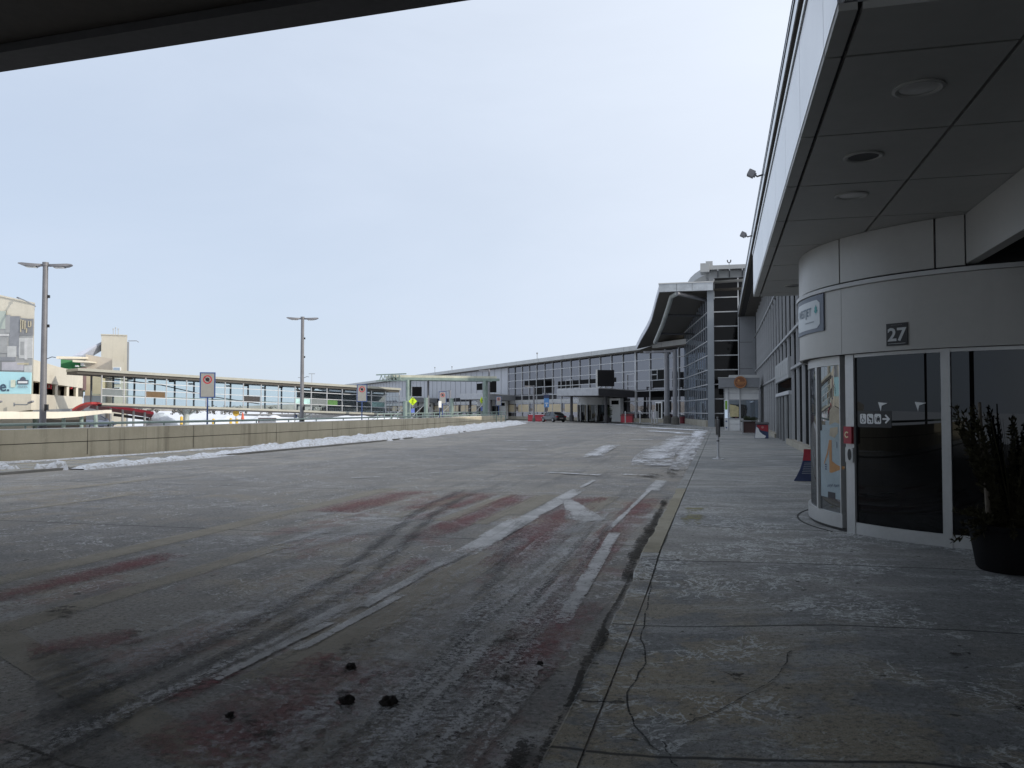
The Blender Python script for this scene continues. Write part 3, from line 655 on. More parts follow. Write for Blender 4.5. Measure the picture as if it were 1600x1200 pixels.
# ------------------------------------------------------------------ street lamps on the wall
def make_lamp(label, H=5.5):
    t = thing('street_lamp', (0, 0, 0), label, 'street lamp', 'twin-head street lamps')
    mb = MB(); mb.tube([(0, 0, 0), (0, 0, H * .5), (0, 0, H)], [.105, .095, .082], 14); mb.build('pole', M['lamp'], t, True)
    mb = MB(); mb.cbox((0, 0, 0), .3, .3, .03); mb.tube([(0, 0, .03), (0, 0, .16)], [.14, .112], 14); mb.build('base', M['dark_metal'], t, True)
    mb = MB(); mb.tube([(0, 0, H - .02), (0, 0, H + .1)], [.1, .1], 14); mb.bar((-.22, 0, H), (.22, 0, H), .09, .08); mb.build('bracket', M['lamp'], t, True)
    for sg in (-1, 1):
        mb = MB(); prof = [(.14, -.02, .04, .08), (.28, -.06, .035, .15), (.5, -.06, .045, .17), (.7, -.03, .06, .16), (.82, .02, .055, .12)]; b = 0
        for k, (x, zl, zh, w) in enumerate(prof):
            mb.v += [(sg * x, -w, H + zl), (sg * x, w, H + zl), (sg * x, w * .8, H + zh), (sg * x, -w * .8, H + zh)]
        for k in range(len(prof) - 1):
            for j in range(4): mb.face((4 * k + j, 4 * k + (j + 1) % 4, 4 * k + 4 + (j + 1) % 4, 4 * k + 4 + j), True)
        mb.face((0, 1, 2, 3)); e = 4 * (len(prof) - 1); mb.face((e, e + 1, e + 2, e + 3))
        h = mb.build('lamp_head', M['lamp'], t, True)
        mb = MB(); mb.slab([(sg * .28, -.12, H - .066), (sg * .6, -.13, H - .055), (sg * .6, .13, H - .055), (sg * .28, .12, H - .066)], (0, 0, -.02)); o = mb.build('lens', M['lens'], h, True)
    for z, s_ in ((H * .62, .06), (H * .8, .06), (.62, .13)):
        mb = MB(); mb.cbox((.1, 0, z), .1, s_ * 1.2, s_ * 1.6); mb.build('clamp_box', M['black'], t, True)
    mb = MB(); mb.tube([(.09, 0, 2.35), (.25, 0, 2.42), (.36, .02, 2.4)], .012, 6); mb.build('wire_hook', M['dark_metal'], t, True)
    return t
lp0 = make_lamp('tall grey twin-head street lamp on the wall in front of the parkade billboard')
lp0.location = (-21.95, 22.95, 1.07); lp0.rotation_euler = (0, 0, R(24))
dup(lp0, (-21.5, 39.75, 1.07), R(22), 'slim grey twin-head street lamp on the wall before the glass footbridge')

# ------------------------------------------------------------------ no-stopping signs on blue posts
def make_nostop(label):
    t = thing('no_stopping_sign', (0, 0, 0), label, 'road sign', 'no stopping signs along the wall')
    mb = MB(); mb.tube([(0, .03, 0), (0, .03, 2.25)], .035, 10); mb.build('post', M['blue_paint'], t, True)
    mb = MB(); mb.box(-.32, .32, -.02, .02, 1.15, 2.25); p = mb.build('panel', M['blue_paint'], t, True)
    mb = MB(); mb.box(-.27, .27, -.026, -.021, 1.2, 2.2); f = mb.build('face', M['sign_white'], t, True)
    def ring(mb, cx, cz, r0, r1, y, n=28):
        i = len(mb.v)
        for k in range(n):
            a = 2 * math.pi * k / n; mb.v += [(cx + r0 * math.cos(a), y, cz + r0 * math.sin(a)), (cx + r1 * math.cos(a), y, cz + r1 * math.sin(a))]
        for k in range(n): j = (k + 1) % n; mb.face((i + 2 * k, i + 2 * k + 1, i + 2 * j + 1, i + 2 * j))
    mb = MB(); ring(mb, 0, 1.94, .135, .185, -.029); mb.bar((-.1, -.032, 2.04), (.1, -.032, 1.84), .002, .04, (0, 1, 0)); mb.build('red_ring', M['sign_red'], f, True)
    mb = MB(); ring(mb, 0, 1.94, 0.001, .085, -.0285); mb.build('symbol', M['ink'], f, True)
    mb = MB()
    for z, w, h in ((1.68, .4, .028), (1.63, .36, .022), (1.56, .3, .02), (1.5, .42, .016), (1.46, .4, .016), (1.42, .42, .016), (1.38, .36, .016)): mb.box(-w / 2, w / 2, -.029, -.0262, z, z + h * .7)
    for k in range(9): mb.box(-.2 + k * .047, -.2 + k * .047 + .026, -.029, -.0262, 1.24, 1.29)
    mb.build('lettering', plain('faded_lettering', (.33, .33, .31), .6), f, True)
    return t
ns = make_nostop('blue framed no-stopping sign in front of the dark board on the glass footbridge')
def face_cam(x, y, extra=0.0): return math.atan2(-x, y) + extra     # sign faces the camera
ns.location = (-21.35, 31.2, 1.08); ns.rotation_euler = (0, 0, face_cam(-21.35, 31.2, -.12))
for (x, y), ex, sc, lb in (((-21.9, 48.2), -.05, 1, 'blue framed no-stopping sign by the low end of the glass footbridge'), ((-23.3, 67.9), 0, 1, 'no-stopping sign on a blue post among the green stub columns'), ((-25.3, 94.0), .1, 1, 'greyish no-stopping sign by the rusty end of the concrete wall')):
    dup(ns, (x, y, 1.08), face_cam(x, y, ex), lb)
t = thing('narrow_sign', (-22.95, 66.2, 1.08), 'narrow white sign on a blue post seen half edge-on among green stub columns', 'road sign', None, face_cam(-23, 66, 1.15))
mb = MB(); mb.tube([(0, .03, 0), (0, .03, 1.3)], .03, 8); mb.build('post', M['blue_paint'], t, True)
mb = MB(); mb.box(-.28, .28, -.015, .015, .85, 1.4); mb.build('panel', M['white'], t, True)

# ------------------------------------------------------------------ near terminal front
tb = thing('terminal_building', (3.15, 40, 0), 'grey terminal front of close vertical mullions with an entrance canopy', 'building')
def part(mb, name, mat, par=tb): return mb.build(name, mat, par)
mb = MB(); mb.box(3.35, 40, -30, 80.6, 0, 10.55); part(mb, 'wall', M['g_near'])
mb = MB(); mb.box(3.02, 3.34, 13.2, 41.2, .0, .36); mb.box(3.02, 3.34, 49.6, 80.6, .0, .36); part(mb, 'plinth', M['plinth'])
mb = MB(); mb.box(1.72, 40.3, -30, 84.4, 10.62, 11.35); rf = part(mb, 'roof', M['fascia'])
mb = MB(); mb.box(1.70, 1.715, -30, 84.3, 10.95, 11.02); mb.box(1.705, 1.715, -30, 84.2, 11.2, 11.24); mb.build('roof_seam', M['dark_gap'], rf)
mb = MB(); mb.box(1.9, 2.35, -30, 84.0, 10.60, 10.615); part(mb, 'soffit_slot', M['dark_gap'])
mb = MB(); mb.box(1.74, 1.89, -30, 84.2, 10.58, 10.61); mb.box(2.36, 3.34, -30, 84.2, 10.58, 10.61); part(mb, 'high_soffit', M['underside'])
mb = MB(); mb.box(14, 39, -28, 70, 11.36, 15.5); part(mb, 'unseen_upper_mass', M['grey_panel'])  # unseen mass added behind the roof to lengthen the terminal's shadow
y = 17.6; ys = []
while y < 80: ys.append(y); y += 2.5
pm = None
for k, y in enumerate(ys):
    if 41.0 < y < 49.0: z0 = 4.25
    else: z0 = .36
    mb = MB(); mb.box(.07, .19, -.05, .05, z0 - .36, 10.2); o = mb.build('mullion', M['white_metal'], tb, True); o.location = (0, y - 40, .36)
for z in (3.62, 5.32, 8.55):
    mb = MB(); mb.box(3.18, 3.34, 17.0, 80.5, z - .06, z + .06); part(mb, 'transom', M['fin'])
# side door bay in the facade
dr = thing('side_door_bay', (3.0, 44.5, .12), 'recessed glazed door bay with pale header panels in the mullioned facade', 'door')
mb = MB(); mb.box(3.08, 3.33, 40.2, 49.4, 3.22, 4.2); h = mb.build('header', M['fin'], dr)
mb = MB()
for k in range(6): mb.box(3.066, 3.079, 40.5 + k * 1.47, 41.7 + k * 1.47, 3.4, 4.05)
mb.build('header_panel', plain('header_grey', (.30, .31, .31), .5), h)
mb = MB(); mb.box(3.08, 3.33, 40.2, 49.4, 2.45, 2.62); mb.build('door_head', M['white_metal'], dr)
for k, y in enumerate((40.2, 42.4, 43.1, 45.2, 47.3, 49.28)):
    mb = MB(); mb.box(3.1, 3.3, y, y + .12, .12, 2.44); mb.build('door_jamb', M['fin'], dr)
mb = MB(); mb.box(3.2, 3.24, 40.33, 49.27, .12, 2.44); mb.build('door_glass', M['g_near'], dr)
mb = MB(); mb.box(3.2, 3.24, 40.33, 49.27, 2.63, 3.21); mb.build('clerestory', M['g_near'], dr)

# ------------------------------------------------------------------ entrance canopy with fascia, soffit panels, downlights
ec = thing('entrance_canopy', (2, 11, 3.93), 'deep flat canopy with pale fascia and panelled soffit over the curved entrance', 'canopy')
mb = MB(); mb.box(.70, 3.33, 4.9, 16.82, 3.98, 4.72); mb.build('canopy_core', M['dark_gap'], ec)
Yj = [4.86, 5.5, 7.07, 8.62, 10.17, 11.72, 13.27, 14.82, 16.37, 16.86]; Xj = [.66, .775, 1.78, 2.80, 3.33]
mb = MB(); g_ = .014
for i in range(len(Yj) - 1):
    for j in range(len(Xj) - 1): mb.box(Xj[j] + (g_ if j else 0), Xj[j + 1] - g_, Yj[i] + (g_ if i else 0), Yj[i + 1] - g_, 3.93, 3.975)
mb.build('soffit', M['soffit'], ec)
mb = MB()
Yf = [4.86, 5.5, 7.07, 8.62, 10.17, 11.72, 13.27, 14.82, 16.86]
for i in range(len(Yf) - 1): mb.box(.655, .69, Yf[i] + .006, Yf[i + 1] - .006, 3.98, 4.73)
mb.box(.69, 3.3, 4.84, 4.875, 3.98, 4.73); mb.box(.69, 3.0, 16.84, 16.87, 3.98, 4.73)
mb.build('fascia', M['fascia'], ec)
mb = MB(); mb.box(.72, 3.33, 4.9, 16.8, 4.721, 4.75); mb.build('fascia_gap', M['dark_gap'], ec)
mb = MB(); mb.box(.64, 3.32, 4.83, 16.88, 4.751, 4.80); mb.build('coping', M['fascia'], ec)
for k, (x, y, kind) in enumerate(((1.35, 6.16, 0), (1.24, 7.72, 1), (1.34, 9.1, 0), (1.3, 15.5, 1))):
    mb = MB(); mb.lathe((x, y, 3.918), [(.165, .012), (.17, .0), (.15, -.006), (.13, .0), (.125, .008)], 28); d = mb.build('downlight', M['soffit'], ec)
    mb = MB(); mb.lathe((x, y, 3.925), [(.126, .002), (.06, -.006 if not kind else .002), (.001, -.008 if not kind else .002)], 24); mb.build('lens', M['lens'] if not kind else M['black'], d)

# ------------------------------------------------------------------ curved entrance
CX, CY = 3.89, 12.76
RG, RH = 2.62, 2.74
ed = thing('curved_entrance', (CX, CY, .12), 'half-round entrance with dark curved glass doors under pale curved cladding', 'entrance')
def cyl(r): return lambda x, z, a0=0.0: (CX + r * math.cos(a0 + x / r), CY + r * math.sin(a0 + x / r), z)
def A(mb, r0, r1, z0, z1, a0, a1, n=None): return mb.arc((CX, CY), r0, r1, z0, z1, a0, a1, n or max(3, int(abs(a1 - a0) / 2.2)))
mb = MB(); A(mb, 2.2, 2.70, 2.42, 3.93, 95, 300); mb.build('header_core', M['dark_gap'], ed)
mb = MB()
for a0, a1 in ((96, 140), (140.15, 210.5), (210.65, 300)): A(mb, 2.701, RH, 2.42, 3.27, a0, a1)
mb.build('sign_band', M['drum'], ed)
mb = MB(); A(mb, 2.701, RH + .035, 3.275, 3.325, 96, 300); mb.build('band_lip', M['panel'], ed)
mb = MB()
for a0, a1 in ((96, 150), (150.5, 209.8), (210.3, 237.6), (238.1, 244.4)): A(mb, 2.701, RH, 3.35, 3.925, a0, a1)
mb.build('upper_band', M['drum'], ed)
bx = CX + RH * math.cos(R(244.6)); by = CY + RH * math.sin(R(244.6))
mb = MB(); mb.box(bx + .0, bx + .12, 2.5, by - .02, 3.36, 3.925); mb.box(bx + .02, bx + .1, by - .018, by + .14, 3.36, 3.925); mb.build('return_beam', M['drum'], ed)
# glass drum
mb = MB(); A(mb, RG - .06, RG - .02, .2, 2.42, 150, 205.9); mb.build('curved_glass', M['g_drum2'], ed)
mb = MB(); A(mb, RG - .05, RG - .01, .22, 2.40, 211.6, 298); mb.build('door_glass', M['g_drum'], ed)
mb = MB(); A(mb, RG - .4, RG - .08, .12, 2.42, 206.2, 209.0); A(mb, RG - .02, RG + .0, .125, .155, 150, 209.1); mb.build('black_gap', M['black'], ed)
mb = MB(); A(mb, RG - .08, RG + .02, .16, .34, 150, 207.0); mb.build('kick_plate', M['alu'], ed)
mb = MB(); A(mb, RG - .07, RG + .005, 2.30, 2.418, 150, 206.2); mb.build('head_rail', M['alu'], ed)
mb = MB(); A(mb, RG - .07, RG + .012, .34, 2.30, 190.6, 191.9); A(mb, RG - .07, RG + .01, .34, 2.30, 205.9, 206.3); mb.build('stile', M['alu'], ed)
for a0, a1 in ((209.1, 212.5), (238.0, 240.2), (257.2, 259.4), (276, 278)):
    mb = MB(); A(mb, RG - .09, RG + .02, .12, 2.418, a0, a1, 3); mb.build('door_post', M['alu'], ed)
mb = MB(); A(mb, RG - .08, RG + .012, .122, .27, 212.6, 298); mb.build('bottom_rail', M['alu'], ed)
mb = MB(); A(mb, RG - .08, RG + .012, 2.375, 2.417, 212.6, 298); mb.build('top_rail', M['alu'], ed)
mb = MB(); A(mb, RG + .16, RG + .185, .121, .1265, 150, 207); mb.build('floor_groove', M['rubber'], ed)
mb = MB(); A(mb, .4, 2.1, .12, 2.41, 100, 300); mb.build('lobby', M['g_drum'], ed)
# paper-plane marks and pictogram strip on the door glass
mb = MB()
for ac in (220.6, 231.2):
    f = cyl(RG - .005); i = len(mb.v); s_ = .105
    for x, z in ((0, 0), (1.3, -.12), (.5, -.42), (.38, -1.1)): mb.v.append(f(x * s_, 1.80 + z * s_, R(ac)))
    mb.face((i, i + 3, i + 2, i + 1))
mb.build('white_mark', M['white'], ed)
mb = MB(); A(mb, RG - .009, RG - .006, 1.485, 1.69, 213.4, 224.6, 8); ps = mb.build('pictogram_strip', M['black'], ed)
mb = MB(); f = cyl(RG - .0035)
def rrect(mb, f, a0, cx, cz, w, h, r=.02):
    P = []
    for sx, sz, b in ((1, 1, 0), (-1, 1, 90), (-1, -1, 180), (1, -1, 270)):
        for k in range(4): a = R(b + 30 * k); P.append((cx + sx * (w / 2 - r) + r * math.cos(a), cz + sz * (h / 2 - r) + r * math.sin(a)))
    i = len(mb.v); mb.v += [f(x, z, a0) for x, z in P]; mb.face(list(range(i, i + len(P))))
a0 = R(214.2)
for k in range(3): rrect(mb, f, a0, .055 + k * .115, 1.592, .1, .125)
def fbar(mb, f, a0, x0, z0, x1, z1, w):
    d = Vector((x1 - x0, z1 - z0)); nn = Vector((-d.y, d.x)).normalized() * w / 2; i = len(mb.v)
    mb.v += [f(x0 + nn.x, z0 + nn.y, a0), f(x1 + nn.x, z1 + nn.y, a0), f(x1 - nn.x, z1 - nn.y, a0), f(x0 - nn.x, z0 - nn.y, a0)]; mb.face((i, i + 1, i + 2, i + 3))
fbar(mb, f, a0, .355, 1.592, .435, 1.592, .022); fbar(mb, f, a0, .395, 1.642, .452, 1.585, .022); fbar(mb, f, a0, .395, 1.542, .452, 1.599, .022)
mb.build('white_symbol', M['white'], ps)
mb = MB(); f = cyl(RG - .0015)
def disc(mb, f, a0, cx, cz, r, r0=0.0, s0=0, s1=360, n=14):
    i = len(mb.v)
    for k in range(n + 1):
        a = R(s0 + (s1 - s0) * k / n); mb.v += [f(cx + r0 * math.cos(a), cz + r0 * math.sin(a), a0), f(cx + r * math.cos(a), cz + r * math.sin(a), a0)]
    for k in range(n): mb.face((i + 2 * k, i + 2 * k + 1, i + 2 * k + 3, i + 2 * k + 2))
disc(mb, f, a0, .045, 1.637, .009, .0005); fbar(mb, f, a0, .047, 1.625, .052, 1.592, .01); fbar(mb, f, a0, .052, 1.592, .072, 1.588, .01); fbar(mb, f, a0, .072, 1.588, .082, 1.56, .01); disc(mb, f, a0, .052, 1.572, .028, .02, 110, 380)
x = .17; fbar(mb, f, a0, x - .03, 1.63, x - .012, 1.6, .009); fbar(mb, f, a0, x - .014, 1.6, x + .03, 1.585, .026); fbar(mb, f, a0, x + .03, 1.585, x + .018, 1.56, .009); disc(mb, f, a0, x - .012, 1.556, .01, .0005); disc(mb, f, a0, x + .025, 1.556, .01, .0005)
x = .285; fbar(mb, f, a0, x - .012, 1.59, x + .034, 1.59, .042); fbar(mb, f, a0, x + .012, 1.615, x + .012, 1.626, .022); fbar(mb, f, a0, x - .03, 1.615, x - .018, 1.56, .008); disc(mb, f, a0, x - .004, 1.56, .008, .0005); disc(mb, f, a0, x + .026, 1.56, .008, .0005)
mb.build('symbol_detail', M['ink'], ps)
# poster film in the revolving glass
mb = MB(); mb.cur = 0; A(mb, RG - .016, RG - .012, .52, 1.42, 193.0, 205.4, 8)
for i_, (z0, z1, a_0, a_1) in enumerate(((1.42, 1.50, 194.5, 205.4), (1.50, 1.56, 197.0, 205.4))): A(mb, RG - .0162, RG - .012, z0 + .001, z1, a_0, a_1, 6)
po = mb.build('poster', plain('pale_blue_poster', (.27, .34, .37), .4, 0, .12, 3), ed)
mb = MB(); A(mb, RG - .0115, RG - .0095, .86, 1.30, 199.4, 200.9, 2)
f = cyl(RG - .009); P = [(0, .86), (.22, .92), (.3, .93), (.3, .97), (.2, .96), (.1, .985), (0, 1.02)]; i = len(mb.v); mb.v += [f(x, z, R(200.9)) for x, z in P if True]
mb.face(list(range(i, i + len(P))))
P = [(0, 1.2), (-.04, 1.1), (-.14, .98), (-.16, .95), (-.16, .99), (-.06, 1.14), (0, 1.3)]; i = len(mb.v); mb.v += [f(x, z, R(199.4)) for x, z in P]; mb.face(list(range(i, i + len(P))))
mb.build('orange_stripe', M['orange'], po)
mb = MB(); f = cyl(RG - .0085)
for x, z, w in ((-.13, .9, .05), (-.13, .93, .05), (-.13, .96, .05)): fbar(mb, f, R(199.4), x, z, x + w, z, .018)
random.seed(11)
for k in range(9):
    x = -.06 + k * .03 + (.03 if k > 4 else 0); z = .66 + .02 * (k > 3) + random.uniform(-.01, .01); fbar(mb, f, R(199.4), x, z, x + .022, z + .035, .008)
fbar(mb, f, R(199.4), .26, .66, .30, .66, .01); fbar(mb, f, R(199.4), .28, .64, .28, .68, .01); fbar(mb, f, R(199.4), .2, 1.2, .2, 1.28, .012)
mb.build('blue_script', M['navy'], po)
mb = MB()
i = len(mb.v); P = [(-.02, 1.5), (.13, 1.54), (.24, 1.52), (.24, 1.72), (.1, 1.76), (.0, 1.7)]; mb.v += [f(x, z, R(200)) for x, z in P]; mb.face(list(range(i, i + len(P))))
i = len(mb.v); P = [(-.02, 1.36), (.12, 1.33), (.2, 1.40), (.2, 1.48), (.0, 1.46)]; mb.v += [f(x, z, R(200)) for x, z in P]; mb.face(list(range(i, i + len(P))))
mb.build('building_reflection', plain('reflected_tan', (.36, .31, .22), .45, 0, .2, 6), po)  # reflection of tan buildings painted onto the curved glass
mb = MB(); A(mb, RG - .0118, RG - .0095, .52, .6, 198.2, 202.6, 3); mb.build('dark_tab', M['ink'], po)

# call point and push plate on the post
cb = MB(); A(cb, RG + .021, RG + .06, 1.27, 1.49, 209.2, 212.4, 3); cbo = tag(cb.build('call_point', M['red']), 'red emergency call box on the pale post beside the curved glass door', 'call box')
mb = MB(); f = cyl(RG + .063); disc(mb, f, R(210.6), 0, 1.385, .042, .024, 40, 320, 16)
rg = mb.build('ring_mark', plain('pale_gold', (.6, .5, .3), .4), cbo); 
mb = MB(); A(mb, RG + .021, RG + .04, 1.03, 1.22, 209.3, 212.3, 3); pp = tag(mb.build('push_plate', M['alu']), 'steel plate with a black oval push button below the red call box', 'push button')
mb = MB(); f = cyl(RG + .044)
i = len(mb.v); P = []
for k in range(24):
    a = 2 * math.pi * k / 24; P.append((.036 * math.cos(a), 1.13 + .075 * math.sin(a)))
mb.v += [f(x, z, R(211.1)) for x, z in P]; mb.face(list(range(i, i + 24))); mb.build('button', M['black'], pp)

# door number and airline sign on the curved band
dn = MB(); A(dn, RH + .002, RH + .016, 2.475, 2.745, 225.6, 231.2, 4); dno = tag(dn.build('door_number_sign', M['black']), 'small black square sign with the white number 27 above the door', 'sign')
mb = MB(); f = cyl(RH + .019); add_text(mb, '27', .235, lambda x, y: f(x, 2.60 + y * .92, R(228.4)), .006); fbar(mb, f, R(228.4), -.11, 2.50, .11, 2.50, .004); mb.build('number', plain('pale_number', (.5, .52, .52), .5), dno)
mb = MB()
for k in range(8): fbar(mb, f, R(228.4), -.07 + k * .018, 2.722, -.07 + k * .018 + .011, 2.722, .008)
mb.build('small_lettering', plain('dim_lettering', (.12, .12, .12), .5), dno)
al = MB(); A(al, RH + .002, RH + .02, 2.765, 3.265, 179.0, 203.0, 12); alo = tag(al.build('airline_sign', plain('slate_blue_frame', (.12, .145, .19), .5)), 'pale airline name panel in a slate frame on the curved band at the entrance edge', 'sign')
mb = MB(); f = cyl(RH + .024); P = []
i = len(mb.v); n = 12
for k in range(n + 1):
    x = .50 * (k / n * 2 - 1); dz = 0 if abs(x) < .44 else .05
    mb.v += [f(x, 2.815 + dz, R(190.8)), f(x, 3.2 - dz, R(190.8))]
for k in range(n): mb.face((i + 2 * k, i + 2 * k + 2, i + 2 * k + 3, i + 2 * k + 1))
fc = mb.build('face', plain('pale_sign_face', (.50, .54, .56), .4, 0, .04), alo)
mb = MB(); f = cyl(RH + .028); add_text(mb, 'WESTJET', .155, lambda x, y: f(x - .06, 3.05 + y, R(190.8)), .003)
mb.build('name_lettering', plain('slate_lettering', (.10, .16, .21), .5), fc)
mb = MB()
L = [(0, .1), (.03, .05), (.06, .06), (.05, .01), (.085, -.01), (.03, -.05), (.01, -.045), (0, -.09), (-.01, -.045), (-.03, -.05), (-.085, -.01), (-.05, .01), (-.06, .06), (-.03, .05)]
i = len(mb.v); mb.v += [f(.39 + x * .62, 3.06 + z * .8, R(190.8)) for x, z in L]; mb.face(list(range(i, i + len(L)))); mb.build('leaf_mark', plain('teal_mark', (.03, .28, .28), .5), fc)
mb = MB()
for k in range(13): fbar(mb, f, R(190.8), .0 + k * .026, 2.91, .0 + k * .026 + .017, 2.91, .014)
mb.build('small_lettering', plain('grey_lettering', (.2, .24, .28), .5), fc)

# ------------------------------------------------------------------ planter tub with dry boughs by the door
px_, py_ = 2.80, 9.18
pl = thing('planter_tub', (px_, py_, .12), 'big round black planter tub by the entrance door at the photo edge', 'planter')
mb = MB(); mb.lathe((px_, py_, .12), [(.0, 0), (.30, 0), (.325, .03), (.385, .40), (.415, .41), (.42, .46), (.39, .462), (.37, .41)], 32); mb.build('tub', plain('matt_black_tub', (.012, .012, .013), .8, 0, .2, 3, 0, .1), pl)
mb = MB(); mb.lathe((px_, py_, .12), [(.375, .40), (.2, .43), (.001, .44)], 24); mb.build('soil', M['soil'], pl)
sh = thing('dry_shrub', (px_, py_, .55), 'bundle of dry evergreen boughs and birch sticks standing in the black tub', 'plant')
random.seed(5)
mb = MB(); mb.tube([(px_ - .22, py_ - .05, .5), (px_ - .24, py_ - .06, .9), (px_ - .27, py_ - .05, 1.3), (px_ - .29, py_ - .05, 1.78)], [.026, .024, .02, .016], 8);
mb.build('stick', M['bark'], sh)
def bough(mb, p, d, L, nl, w, droop=.25):
    d = Vector(d).normalized(); p = Vector(p); n = 7; pts = []
    for k in range(n + 1):
        t = k / n; pts.append(p + d * L * t + Vector((0, 0, -droop * L * t * t)))
    mb.tube(pts, [.008 * (1 - .7 * k / n) for k in range(n + 1)], 4, False)
    for k in range(nl):
        t = random.uniform(.1, 1); a = pts[min(n - 1, int(t * n))].lerp(pts[min(n, int(t * n) + 1)], t * n % 1)
        q = (d + Vector((random.gauss(0, .75), random.gauss(0, .75), random.gauss(.1, .6)))).normalized() * random.uniform(.4, 1) * w
        sd = q.cross(Vector((random.gauss(0, 1), random.gauss(0, 1), random.gauss(0, 1)))).normalized() * w * .11
        mb.quad(a - sd, a + q * .5 - sd * 1.3, a + q, a + q * .5 + sd * 1.3)
mb = MB()
for k in range(46):
    a = random.uniform(0, 2 * math.pi); el = random.uniform(.0, .9); bough(mb, (px_ + .2 * math.cos(a) * random.random(), py_ + .2 * math.sin(a) * random.random(), .55), (math.cos(a), math.sin(a), el), random.uniform(.35, .58), 60, .085, .35)
for k in range(60):
    a = random.uniform(0, 2 * math.pi); bough(mb, (px_ + .12 * math.cos(a), py_ + .12 * math.sin(a), .55), (.32 * math.cos(a), .32 * math.sin(a), 1), random.uniform(.6, 1.35), 95, .085, .05)
mb.build('foliage', M['needle'], sh)
mb = MB()
for k in range(10):
    a = random.uniform(0, 2 * math.pi); bough(mb, (px_, py_, .6), (.3 * math.cos(a), .3 * math.sin(a), 1), random.uniform(.5, 1.1), 0, .05, .02)
mb.build('twig', M['needle'], sh)

# sandwich board behind the drum
sb = thing('sandwich_board', (1.98, 19.4, .12), 'flared red and navy notice board standing on the pavement behind the curved door', 'notice board')
mb = MB(); prof = [(0, .40), (.12, .33), (.26, .26), (.45, .20), (.62, .175)]
P = [(1.98 - w, 19.4 + z * .18, .13 + z) for z, w in prof] + [(1.98 + w, 19.4 + z * .18, .13 + z) for z, w in prof[::-1]]
mb.slab(P, (0, .035, 0)); mb.build('panel', M['navy'], sb)
P2 = [(1.98 - w, 19.396 + z * .18, .13 + z) for z, w in ((.45, .2), (.62, .175), (.70, .17))] + [(1.98 + w, 19.396 + z * .18, .13 + z) for z, w in ((.70, .17), (.62, .175), (.45, .2))]
mb = MB(); mb.slab(P2, (0, .043, 0)); mb.build('red_header', M['red'], sb)
mb = MB()
for k in range(7):
    z = .16 + k * .038; w = .2 + (.45 - z) * .35; mb.box(1.98 - w * .75, 1.98 + w * .7, 19.39 + z * .18, 19.396 + z * .18, .13 + z, .13 + z + .014)
mb.build('lettering', plain('pale_lettering', (.25, .28, .33), .6), sb)
mb = MB(); mb.box(1.6, 2.36, 19.5, 19.62, .12, .15); mb.bar((1.98, 19.53, .13), (1.98, 19.56, .7), .05, .04); mb.build('stand', M['black'], sb)

# pole sign on the pavement, seen edge-on
ps_ = thing('pole_sign', (-.07, 27.3, .12), 'thin pole sign on a pale base in the middle of the pavement, its plate edge-on', 'sign', None, R(85))
mb = MB(); mb.tube([(0, 0, .03), (0, 0, 1.36)], .036, 10); mb.build('pole', M['white_metal'], ps_, True)
mb = MB(); mb.cbox((0, 0, 0), .34, .34, .035); mb.tube([(0, 0, .03), (0, 0, .1)], [.08, .04], 10); mb.build('base', M['white_metal'], ps_, True)
mb = MB(); mb.box(-.2, .2, -.055, -.035, .72, 1.30); mb.build('plate', M['dark_metal'], ps_, True)
mb = MB(); mb.box(-.2, .2, .035, .055, .78, 1.30); mb.build('plate', M['sign_white'], ps_, True)
for z in (.6, 1.33):
    mb = MB(); mb.tube([(0, 0, z - .02), (0, 0, z + .02)], .045, 10); mb.build('collar', M['dark_metal'], ps_, True)

# kiosk with round brown sign
ko = thing('kiosk', (1.6, 67, .12), 'small white kiosk with a grey header against the mullioned terminal front', 'kiosk')
mb = MB(); mb.box(.32, 2.9, 66.3, 69.5, .12, 3.45); mb.build('body', M['white'], ko)
mb = MB(); mb.box(-.1, 2.95, 65.6, 69.6, 3.46, 4.22); hd = mb.build('header', M['grey_panel'], ko)
mb = MB(); mb.box(.7, 2.93, 66.0, 69.5, 4.23, 4.42); mb.box(-.14, 2.97, 65.56, 69.6, 4.18, 4.235); mb.build('coping', M['roof_metal'], ko)
mb = MB(); mb.box(.36, .58, 66.27, 66.295, 1.08, 2.48); mb.box(.68, 1.44, 66.27, 66.295, 1.08, 2.48); mb.box(1.56, 2.86, 66.27, 66.295, 1.08, 2.48); mb.build('window', M['g_tower'], ko)
mb = MB(); mb.box(.30, .34, 66.25, 66.30, .14, 3.45); mb.box(.59, .67, 66.25, 66.30, .14, 3.45); mb.box(1.46, 1.54, 66.24, 66.30, .14, 3.45); mb.box(.6, 2.9, 66.26, 66.30, 1.0, 1.06); mb.box(.6, 2.9, 66.26, 66.30, 2.49, 2.55); mb.box(.6, 2.9, 66.262, 66.30, .62, .64); mb.box(.6, 2.9, 66.262, 66.30, 3.0, 3.02); mb.build('frame', M['white_metal'], ko)
mb = MB(); mb.box(.38, .56, 66.255, 66.268, 1.75, 2.45); mb.build('green_poster', plain('lime_poster', (.22, .42, .05), .5, 0, .2, 4), ko)
mb = MB(); mb.slab([(.72, 66.256, 1.2), (1.4, 66.256, 1.2), (1.4, 66.256, 1.95), (1.15, 66.256, 2.08), (.72, 66.256, 2.15)], (0, .012, 0)); mb.build('tan_poster', plain('tan_poster', (.55, .48, .27), .5, 0, .2, 4), ko)
mb = MB(); mb.box(.42, .52, 66.255, 66.268, .8, .9); mb.box(.42, .52, 66.255, 66.268, .3, .4); mb.build('blue_notice', M['blue_paint'], ko)
rs = thing('round_sign', (1.52, 65.5, 3.84), 'round brown and orange shop sign on the grey kiosk header', 'sign')
mb = MB(); mb.tube([(1.52, 65.59, 3.84), (1.52, 65.50, 3.84)], .47, 32); mb.build('disc', M['brown'], rs)
mb = MB()
